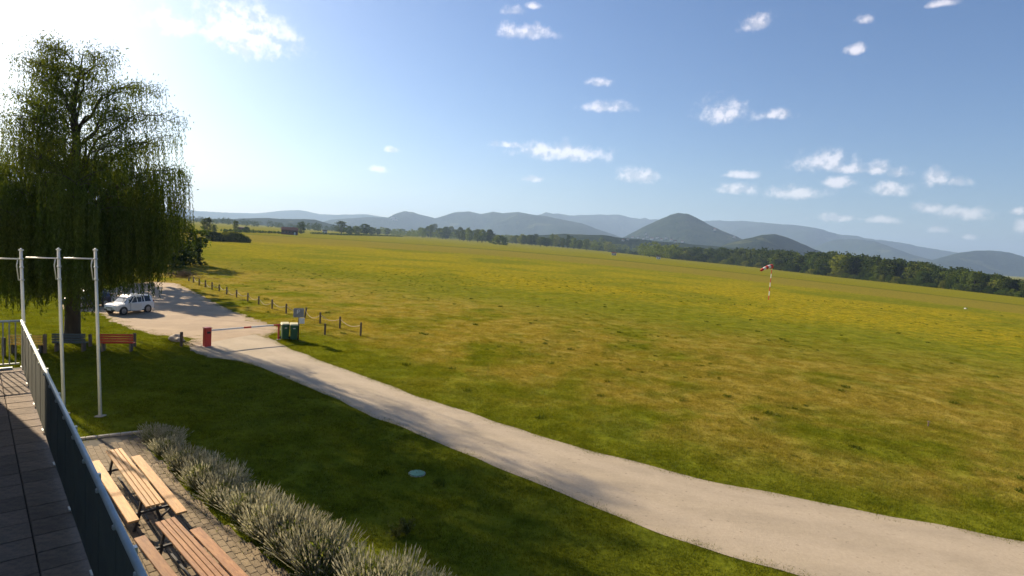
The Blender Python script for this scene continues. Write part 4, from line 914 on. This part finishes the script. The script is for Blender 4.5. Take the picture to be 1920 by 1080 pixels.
# rocks, brush pile
for k, (x, y, s2) in enumerate(((328, 638, .42), (335, 640, .3), (332, 634, .25))):
    p = gp(x, y, 0); bm = bmesh.new(); bmesh.ops.create_icosphere(bm, subdivisions=2, radius=s2)
    for v in bm.verts: v.co *= .75 + .4 * random.random(); v.co.z *= .6
    me = bpy.data.meshes.new('rock'); bm.to_mesh(me); bm.free(); me.materials.append(MAT['rock']); o = link_obj('rock', me); o.location = (p[0], p[1], s2 * .2)
    tag(o, ('largest pale rock at the car park edge left of the barrier', 'middle pale rock against the reddish post', 'smallest pale rock at the back of the rock group')[k], 'rock', 'rocks by the car park')
bpv = gp(346, 520, 0); mb = MB()
for k in range(140):
    an = random.uniform(0, 6.28); r = abs(random.gauss(0, .9)); c = Vector((r * 1.6 * math.cos(an), r * math.sin(an), random.uniform(.05, .75) * max(.1, 1 - r / 2.2))); d_ = Vector((random.gauss(0, 1), random.gauss(0, 1), random.gauss(0, .4))).normalized() * random.uniform(.3, .9)
    mb.tube([c - d_, c + Vector((0, 0, .05)), c + d_], [.02, .016, .008], 4)
o = mb.build('brush_pile', MAT['brush']); o.location = tuple(bpv); tag(o, 'brown pile of cut branches at the first fence post', 'brush pile')

# ------------------------------------------------------------------ cars
def car(loc_, rz, label, paint, open_door=False, group=None):
    """compact five-door off-roader, x forward"""
    o = empty('parked_car', loc_, rz, label, 'car', group); o.scale = (.71, .74, .80)
    # stations: x, half width, sill z, belt z, top z, top half width
    S = [(-2.02, .74, .50, .78, .80, .70), (-1.98, .84, .36, .95, 1.0, .74), (-1.80, .88, .32, 1.0, 1.50, .62), (-1.55, .89, .30, 1.0, 1.60, .62), (-1.0, .90, .26, 1.0, 1.645, .63), (-.3, .90, .26, .99, 1.655, .64), (.25, .90, .26, .985, 1.64, .64), (.55, .90, .26, .98, 1.50, .64), (1.08, .90, .26, .965, 1.03, .72), (1.15, .90, .27, .96, .985, .72), (1.6, .88, .30, .92, .95, .70), (1.88, .83, .34, .84, .86, .62), (2.02, .70, .42, .68, .70, .52)]
    V = []; 
    for x, hw, z0, zb, zt, tw in S:
        ring = [(-hw * .92, z0), (-hw, z0 + .12), (-hw, zb - .06), (-hw * .975, zb), (-tw, zt - .03), (-tw * .86, zt), (tw * .86, zt), (tw, zt - .03), (hw * .975, zb), (hw, zb - .06), (hw, z0 + .12), (hw * .92, z0)]
        V += [(x, y, z) for y, z in ring]
    n = 12; Fq = [(i * n + k, i * n + (k + 1) % n, (i + 1) * n + (k + 1) % n, (i + 1) * n + k) for i in range(len(S) - 1) for k in range(n)]
    Fq += [tuple(range(n))[::-1], tuple(range((len(S) - 1) * n, len(S) * n))]
    MB().add(V, Fq).build('body', MAT[paint], o)
    def at(x, side, f):                                            # point on the flank, f 0 belt .. 1 roof edge
        zb, zt, tw, hw = [np.interp(x, [s_[0] for s_ in S], [s_[k] for s_ in S]) for k in (3, 4, 5, 1)]
        return (x, side * ((hw * .975) * (1 - f) + tw * f) + side * .004, zb * (1 - f) + (zt - .03) * f)
    for side in (-1, 1):
        for x0, x1, sl0, sl1 in ((-1.62, -.98, .10, 0), (-.90, -.22, 0, 0), (-.14, .48, 0, .42)):
            q = [at(x0, side, .08), at(x1 + (.32 if sl1 else 0), side, .08), at(x1 - sl1 * .5, side, .88), at(x0 + sl0, side, .88)]
            q2 = [(p[0], p[1] + side * .006, p[2]) for p in q]; MB().add(q + q2, [(0, 1, 2, 3), (7, 6, 5, 4), (0, 1, 5, 4), (1, 2, 6, 5), (2, 3, 7, 6), (3, 0, 4, 7)]).build('window', MAT['glass'], o)
        MB().box((.62, side * 1.0, 1.03), (.12, .2, .15), bev=.02).build('mirror', MAT[paint], o)
        MB().beam((-1.5, side * .56, 1.70), (.15, side * .57, 1.70), .035, .05).build('roof_rail', MAT['rim'], o)
        MB().box((1.90, side * .62, .76), (.16, .30, .13), bev=.02).build('headlight', MAT['carlamp'], o)
        MB().box((-1.97, side * .72, .98), (.10, .16, .26), bev=.02).build('tail_lamp', MAT['tail'], o)
        for x in (-1.25, 1.27):
            MB().lathe([(.40, -.06), (.40, .06)], 20, (x, side * .865, .36), 'y').build('wheel_arch', MAT['black'], o)
            wh = MB().lathe([(.26, -.11), (.335, -.10), (.345, -.06), (.345, .06), (.335, .10), (.26, .11)], 20, (x, side * .83, .345), 'y').build('wheel', MAT['rubber'], o)
            MB().lathe([(.22, -.02), (.235, 0), (.06, .012)] if side > 0 else [(.06, -.012), (.235, 0), (.22, .02)], 14, (x, side * .945, .345), 'y').build('rim', MAT['rim'], wh)
        if not (open_door and side == 1): MB().box((-.25, side * .915, .82), (.16, .03, .03)).build('door_handle', MAT[paint], o)
        MB().box((0, side * .895, .30), (1.7, .04, .10)).build('sill_trim', MAT['black'], o)
    ws = [at(.62, -1, .92), at(.62, 1, .92), at(1.04, 1, .2), at(1.04, -1, .2)]; ws = [(p[0] + .03, p[1] * .9, p[2] + .02) for p in ws]
    MB().add(ws + [(p[0] + .01, p[1], p[2] + .012) for p in ws], [(0, 1, 2, 3), (7, 6, 5, 4), (0, 1, 5, 4), (1, 2, 6, 5), (2, 3, 7, 6), (3, 0, 4, 7)]).build('windscreen', MAT['glass'], o)
    MB().box((-1.905, 0, 1.26), (.03, 1.1, .36)).build('rear_window', MAT['glass'], o)
    MB().box((1.99, 0, .62), (.06, .86, .14), bev=.02).build('grille', MAT['black'], o)
    MB().box((1.97, 0, .43), (.16, 1.4, .16), bev=.03).build('bumper', MAT['black'], o); MB().box((-2.0, 0, .44), (.14, 1.5, .18), bev=.03).build('bumper', MAT['black'], o)
    MB().box((2.06, 0, .46), (.012, .5, .11)).build('number_plate', MAT['white'], o)
    if open_door:
        d_ = empty('door', (.62, .92, 0), 0); d_.parent = o
        MB().box((-.5, .02, .66), (1.0, .05, .66), bev=.015).build('door_skin', MAT[paint], d_); MB().beam((-.98, .02, .98), (-.94, -.10, 1.56), .04, .05).beam((-.94, -.10, 1.56), (-.35, -.10, 1.56), .04, .05).beam((-.35, -.10, 1.56), (-.02, .02, 1.0), .04, .05).build('window_frame', MAT[paint], d_)
        d_.rotation_euler.z = R(-24)
    return o
pc_ = gp(237, 589, 0); hd = R(-109)
car((pc_[0] - .2, pc_[1] + .6, 0), hd, 'white compact off-roader with its front door open under the willow', 'carwhite', True)
pd = gp(172, 586, 0); car((pd[0] - 2.0, pd[1] + 2.2, 0), hd + .1, 'dark blue car half hidden behind the willow and right flagpole', 'carblue')

# ------------------------------------------------------------------ picnic tables
def plank(p, q, wd, th, name, m, parent):
    p, q = np.array(p, float), np.array(q, float); c = (p + q) / 2; ln = float(np.linalg.norm(q - p))
    o = MB().box((0, 0, 0), (ln, wd, th), bev=.006).build(name, MAT[m], parent); o.location = tuple(c); o.rotation_euler.z = math.atan2(q[1] - p[1], q[0] - p[0]); return o
def picnic(tab, lb_, rb_, label, m1, m2):
    """tab, lb_, rb_: photo points (far left, far right, near right, near left) of top and both seats"""
    T = [gp(*q, .76) for q in tab]; fm, nm = (T[0] + T[1]) / 2, (T[2] + T[3]) / 2; ax = (nm - fm) / np.linalg.norm(nm - fm); sd = np.array([-ax[1], ax[0], 0]); ln = float(np.linalg.norm(nm - fm)); c = (fm + nm) / 2
    w_ = .5 * (abs((T[1] - T[0]) @ sd) + abs((T[2] - T[3]) @ sd)) * 1.06
    o = empty('picnic_table', (c[0], c[1], 0), math.atan2(ax[1], ax[0]), label, 'picnic table')
    n = 4; pw_ = w_ / n
    for k in range(n):
        y = -w_ / 2 + pw_ * (k + .5); p_ = plank((-ln / 2 + random.uniform(-.01, .01), y, .76), (ln / 2, y, .76), pw_ - .014, .04, 'tabletop_plank', m1, o)
    seats = []
    for B in (lb_, rb_):
        Q = [gp(*q, .46) for q in B]; f_, n2 = (Q[0] + Q[1]) / 2, (Q[2] + Q[3]) / 2; rel0, rel1 = f_ - c, n2 - c
        y = float(((rel0 + rel1) / 2) @ sd); x0, x1 = float(rel0 @ ax), float(rel1 @ ax); sw = max(.2, .5 * (abs((Q[1] - Q[0]) @ sd) + abs((Q[2] - Q[3]) @ sd)))
        plank((x0, y, .46), (x1, y, .46), sw, .045, 'seat_plank', m2, o); seats.append(y)
    for x in (-ln * .36, ln * .36):
        f_ = MB(); y0, y1 = min(seats), max(seats)
        f_.beam((x, -w_ * .42, .71), (x, w_ * .42, .71), .05, .05); f_.beam((x, y0 - .02, .415), (x, y1 + .02, .415), .05, .05)
        for s2, yy in ((-1, y0), (1, y1)):
            f_.beam((x, s2 * w_ * .36, .70), (x, s2 * w_ * .50, .43), .05, .05); f_.beam((x, s2 * w_ * .46, .40), (x, s2 * (w_ * .5 + .1), .0), .055, .055); f_.beam((x, s2 * w_ * .44, .12), (x, yy, .40), .035, .035)
        f_.build('leg_frame', MAT['black'], o)
    f_ = MB().beam((-ln * .36, 0, .2), (ln * .36, 0, .2), .04, .04).build('stretcher', MAT['black'], o)
    return o
picnic(((198, 845), (228, 842), (311, 946), (272, 949)), ((169, 866), (190, 864), (259, 977), (239, 981)), ((244, 856), (266, 855), (350, 961), (330, 963)), 'wooden picnic table with black frame, the far one against the patio lawn edge', 'wood', 'wood')
picnic(((290, 978), (328, 973), (440, 1090), (390, 1098)), ((252, 1008), (276, 1006), (336, 1090), (310, 1094)), ((354, 993), (377, 991), (476, 1092), (450, 1096)), 'wooden picnic table with redder planks, the near one at the bottom edge', 'woodb', 'woodb')

# ------------------------------------------------------------------ lavender
def lavender(seed, n=560):
    r_ = np.random.default_rng(seed); V = []; Fq = []; V2 = []
    an = r_.random(n) * 6.283; rr = np.sqrt(r_.random(n)); bx, by = rr * .40 * np.cos(an), rr * .40 * np.sin(an)
    tilt = rr * r_.uniform(.30, 1.0, n); L = r_.uniform(.42, .98, n) * (1 - .12 * rr) * (1 + .18 * np.sin(an * 2 + seed) * rr); d = np.stack([np.cos(an) * np.sin(tilt), np.sin(an) * np.sin(tilt), np.cos(tilt)], 1)
    base = np.c_[bx, by, np.full(n, .03)]; tip = base + d * L[:, None]; tip[:, 2] = np.maximum(tip[:, 2], .1); side = np.cross(d, r_.normal(size=(n, 3))); side /= np.linalg.norm(side, axis=1)[:, None]
    # stem, then spike
    k = base + (tip - base) * .80; w1 = side * .005; w2 = side * .013; mid = (k + tip) / 2
    for a_, b_, w_ in ((base, k, w1),): V2.append(np.stack([a_ - w_, a_ + w_, b_ + w_, b_ - w_], 1).reshape(-1, 3))
    V2.append(np.stack([k, mid + w2, tip, mid - w2], 1).reshape(-1, 3)); s3 = np.cross(d, side) * .013; V2.append(np.stack([k, mid + s3, tip, mid - s3], 1).reshape(-1, 3))
    V2 = np.concatenate(V2)
    nl = 2400; an = r_.random(nl) * 6.283; rr = np.sqrt(r_.random(nl)); hh = r_.random(nl); c = np.c_[rr * .5 * np.cos(an), rr * .5 * np.sin(an), .03 + hh * .60 * np.sqrt(np.clip(1 - .75 * rr ** 2, 0, 1))]
    u = r_.normal(size=(nl, 3)); u[:, 2] = np.abs(u[:, 2]) + .8; u /= np.linalg.norm(u, axis=1)[:, None]; s_ = np.cross(u, r_.normal(size=(nl, 3))); s_ /= np.linalg.norm(s_, axis=1)[:, None]; u *= .10; s_ *= .012
    V1 = np.stack([c, c + u * .5 + s_, c + u, c + u * .5 - s_], 1).reshape(-1, 3)
    return np_mesh('foliage', V1, np.arange(len(V1)).reshape(-1, 4), MAT['lav_leaf']), np_mesh('flower_spikes', V2, np.arange(len(V2)).reshape(-1, 4), MAT['lav_stem'])
LAV = [lavender(k) for k in range(4)]
lav_px = [(290, 824, .75), (312, 850, .8), (345, 878, .9), (382, 908, 1.), (420, 938, 1.05), (462, 968, 1.05), (505, 1002, 1.1), (550, 1032, 1.15), (598, 1066, 1.15), (318, 832, .7), (372, 882, .8), (430, 920, .85), (490, 968, .9), (540, 1008, .95), (590, 1046, 1.)]
names_l = ['smallest grey lavender clump at the far end of the row', 'lavender clump second from the far end on the patio side', 'lavender clump third from the far end on the patio side', 'lavender clump fourth from the far end on the patio side', 'lavender clump in the middle of the row on the patio side', 'lavender clump beside the end of the far picnic table', 'lavender clump beside the start of the near picnic table', 'lavender clump next to the last on the patio side', 'big lavender clump at the near end of the row',
           'lavender clump at the far end on the lawn side', 'lavender clump second from the far end on the lawn side', 'lavender clump third from the far end on the lawn side', 'lavender clump fourth on the lawn side of the row', 'lavender clump fifth on the lawn side of the row', 'lavender clump at the near end beside the sunlit grass']
for k, (x, y, s2) in enumerate(lav_px):
    p = gp(x, y, 0); o = empty('lavender_bush', tuple(p), random.uniform(0, 6.28), names_l[k], 'lavender', 'lavender row beside the patio'); s2 *= .84; o.scale = (s2 * random.uniform(.9, 1.1), s2 * random.uniform(.9, 1.1), s2 * random.uniform(.8, 1.1)); f_, s3 = LAV[k % 4]; link_obj('foliage', f_, o); link_obj('flower_spikes', s3, o)
for k, (x, y, s2) in enumerate(((690, 1112, .9), (745, 1118, .85), (796, 1126, .6))):
    p = gp(x, y, 0); o = empty('lavender_bush', tuple(p), random.uniform(0, 6.28), ('lavender clump cut by the bottom edge, the left one', 'lavender clump cut by the bottom edge, the middle one', 'lavender clump cut by the bottom edge, the right one')[k], 'lavender', 'lavender at the bottom edge'); o.scale = (s2, s2, s2); f_, s3 = LAV[k]; link_obj('foliage', f_, o); link_obj('flower_spikes', s3, o)

# ------------------------------------------------------------------ small things on the grass
p = gp(782, 888, 0); o = empty('manhole_cover', tuple(p), .3, 'round pale green cover lying in the shaded lawn', 'cover')
MB().lathe([(.225, -.05), (.225, .02), (.215, .03), (.02, .035)], 28).build('cover', MAT['lid'], o); MB().lathe([(.255, -.05), (.255, .010), (.232, .012)], 28).build('frame', MAT['concrete'], o)
def weed(x, y, h, label):
    p = tp(x, y); n = 14; C = []; mb = MB()
    for k in range(n):
        an = random.uniform(0, 6.28); r = random.uniform(.05, .3); tipp = (r * math.cos(an), r * math.sin(an), h * random.uniform(.5, 1)); mb.tube([(0, 0, 0), (tipp[0] * .4, tipp[1] * .4, tipp[2] * .6), tipp], [.006, .005, .003], 4)
        for t in np.linspace(.3, 1, 6): C.append((tipp[0] * t, tipp[1] * t, tipp[2] * t))
    o = empty('tall_weed', tuple(p), 0, label, 'weed'); mb.build('stems', MAT['weed'], o); V, Fc = leaf_cards(np.array(C), .035, 3, np.full(len(C), .02)); link_obj('leaves', np_mesh('leaves', V, Fc, MAT['weed']), o)
weed(762, 1002, .42, 'tall pale weed on the sunlit patch of lawn right of the lavender'); weed(742, 1006, .3, 'lower weed beside the tall pale weed')
p = tp(1740, 800); o = empty('marker_peg', tuple(p), .4, 'small dark marker peg standing in the dry grass', 'peg'); MB().box((0, 0, .10), (.05, .05, .24), taper=.7).build('stake', MAT['postwood'], o); MB().box((0, 0, .235), (.09, .09, .04), bev=.008).build('head', MAT['postwood'], o)
p = tp(1810, 579); o = empty('runway_marker', tuple(p), .4, 'tiny white and dark marker on the airstrip at right', 'marker'); MB().box((0, 0, .08), (.5, .3, .16), taper=.6).build('board', MAT['white'], o); MB().box((.32, 0, .08), (.2, .31, .17), taper=.6).build('dark_end', MAT['black'], o)
# windsock
p = tp(1441, 562); dep = (p - np.array([0, 0, CAM_H])) @ FW; H = CAM_H + ray(1446, 497)[2] * dep / F_PX - float(p[2])
ws_ = empty('windsock_mast', tuple(p), 0, 'red and white banded windsock mast in the middle of the field', 'windsock')
nb_ = 8
for k in range(nb_): MB().tube([(0, 0, H * k / nb_ - (.1 if k == 0 else 0)), (0, 0, H * (k + 1) / nb_ - .002)], .07 - .003 * k, 10).build('mast_band', MAT['white'] if k % 2 == 1 else MAT['red'], ws_)
MB().lathe([(.06, 0), (.1, .06), (.02, .16)], 10, (0, 0, H)).build('pivot', MAT['black'], ws_)
sv = Vector((-.93, -.25, 0)).normalized(); pts = []; L_ = 2.25; N5 = 10
for k in range(N5 + 1):
    t = k / N5; pts.append((Vector((0, 0, H - .22)) + sv * (L_ * (t * .94)) + Vector((0, 0, -.18 * t - .62 * t * t)), .36 - .17 * t))
for k in range(5):
    a_, b_, c_ = pts[2 * k], pts[2 * k + 1], pts[2 * k + 2]
    MB().tube([a_[0], b_[0], c_[0]], [a_[1], b_[1], c_[1]], 14, caps=False).build('sock_band', MAT['socked'] if k % 2 == 0 else MAT['sockwh'], ws_, True)
MB().tube([(0, 0, H - .22), tuple(pts[0][0] + Vector((0, 0, .36)))], .02, 5).build('ring_arm', MAT['black'], ws_)

# ------------------------------------------------------------------ grass
rng = np.random.default_rng(3)
def patch(n, rad_, h0, h1, wd):
    an = rng.random(n) * 6.283; r = rad_ * np.sqrt(rng.random(n)); b = np.c_[r * np.cos(an), r * np.sin(an), np.full(n, -.01)]; a2 = rng.random(n) * 6.283; h = rng.uniform(h0, h1, n); ln = h * rng.uniform(.2, .9, n)
    tip = b + np.c_[np.cos(a2) * ln, np.sin(a2) * ln, h]; a3 = rng.random(n) * 6.283; s_ = np.c_[np.cos(a3), np.sin(a3), np.zeros(n)] * wd
    return np.stack([b - s_, b + s_, tip], 1).reshape(-1, 3), np.arange(n * 3).reshape(-1, 3)
gcol = bpy.data.collections.new('grass_patches')
for k in range(4):
    V, Fc = patch(110, .44, .025, .075, .010); gcol.objects.link(bpy.data.objects.new('grass_patch', np_mesh('grass_patch', V, Fc, MAT['blade'])))
for k in range(2):
    V, Fc = patch(46, .20, .06, .17, .022); gcol.objects.link(bpy.data.objects.new('grass_patch', np_mesh('grass_patch', V, Fc, MAT['tuft'])))
def scatter(n, r0, r1):
    a_ = rng.uniform(-.83, .95, n); r = np.sqrt(rng.uniform(r0 ** 2, r1 ** 2, n)); return np.c_[r * np.sin(a_), r * np.cos(a_)]
def fading(n, r0, r1, soft):
    """points whose density dies away between r1 and r1 + soft"""
    p = scatter(n, r0, r1 + soft); r = np.hypot(p[:, 0], p[:, 1]); return p[rng.random(n) > ss(r, r1, r1 + soft)]
P1 = fading(42000, 7, 24, 44); P2 = fading(16000, 30, 60, 90); P3 = scatter(9000, 22, 120); _w = fbm(P3[:, 0] / 9., P3[:, 1] / 9., 3) + .5 * fbm(P3[:, 0] / 30., P3[:, 1] / 30., 8); P3 = P3[(_w > np.quantile(_w, .74)) & (rng.random(len(P3)) < .6) & (.6 * P3[:, 0] + .8 * P3[:, 1] > 27)]
sc1 = np.r_[rng.uniform(.8, 1.2, len(P1)), rng.uniform(.8, 1.3, len(P2)), rng.uniform(.25, .75, len(P3))]; P = np.r_[P1, P2, P3]
verge = np.concatenate([q[rng.integers(0, len(q), 900)] + rng.normal(size=(900, 2)) * .13 for q in (E1[12:], E2)]); lv = np.array(LOT_POLY)[rng.integers(0, len(LOT_POLY), 700)] + rng.normal(size=(700, 2)) * .3
ty = np.r_[(rng.random(len(P1)) < .003), (rng.random(len(P2)) < .01), (rng.random(len(P3)) < 2)].astype(int) * 4 + rng.integers(0, 4, len(P)); ty = np.where(ty >= 4, 4 + ty % 2, ty)
bad = poly_in(P, ROAD_POLY) | poly_in(P, LOT_POLY) | poly_in(P, PATIO_POLY) | poly_in(P, [dk(-.3, .3)[:2], dk(13.5, .3)[:2], dk(13.5, -9)[:2], dk(-.3, -9)[:2]]) | poly_in(P, foot)
P, sc1, ty = P[~bad], sc1[~bad], ty[~bad]
keep_ = ~poly_in(lv, ROAD_POLY); lv = lv[keep_]; VP = np.r_[verge, lv]; P = np.r_[P, VP]; sc1 = np.r_[sc1, rng.uniform(.3, .7, len(VP))]; ty = np.r_[ty, rng.integers(0, 4, len(VP))]
me = bpy.data.meshes.new('grass'); me.vertices.add(len(P)); me.vertices.foreach_set('co', np.c_[P, terrain(P[:, 0], P[:, 1])].astype(np.float32).ravel())
for nm, arr, tpn in (('size', sc1, 'FLOAT'), ('spin', rng.random(len(P)) * 6.283, 'FLOAT'), ('pick', ty, 'INT')):
    at_ = me.attributes.new(nm, tpn, 'POINT'); at_.data.foreach_set('value', arr.astype(np.float32 if tpn == 'FLOAT' else np.int32))
go = link_obj('grass', me); tag(go, 'short grass blades of the lawn and the near field', 'grass', kind='stuff')
ng = bpy.data.node_groups.new('grass_scatter', 'GeometryNodeTree'); ng.interface.new_socket('Geometry', in_out='INPUT', socket_type='NodeSocketGeometry'); ng.interface.new_socket('Geometry', in_out='OUTPUT', socket_type='NodeSocketGeometry')
gi, g_o = N(ng, 'NodeGroupInput'), N(ng, 'NodeGroupOutput'); m2p = N(ng, 'GeometryNodeMeshToPoints'); iop = N(ng, 'GeometryNodeInstanceOnPoints'); ci = N(ng, 'GeometryNodeCollectionInfo'); ci.inputs[0].default_value = gcol; ci.inputs['Separate Children'].default_value = True; ci.inputs['Reset Children'].default_value = True
def attr(nm, tpn): n = N(ng, 'GeometryNodeInputNamedAttribute', data_type=tpn); n.inputs[0].default_value = nm; return n.outputs[0]
cx = N(ng, 'ShaderNodeCombineXYZ'); link(ng, attr('spin', 'FLOAT'), cx.inputs[2]); iop.inputs['Pick Instance'].default_value = True
link(ng, gi.outputs[0], m2p.inputs[0]); link(ng, m2p.outputs[0], iop.inputs['Points']); link(ng, ci.outputs[0], iop.inputs['Instance']); link(ng, attr('pick', 'INT'), iop.inputs['Instance Index']); link(ng, cx.outputs[0], iop.inputs['Rotation']); link(ng, attr('size', 'FLOAT'), iop.inputs['Scale']); link(ng, iop.outputs[0], g_o.inputs[0])
md = go.modifiers.new('scatter', 'NODES'); md.node_group = ng
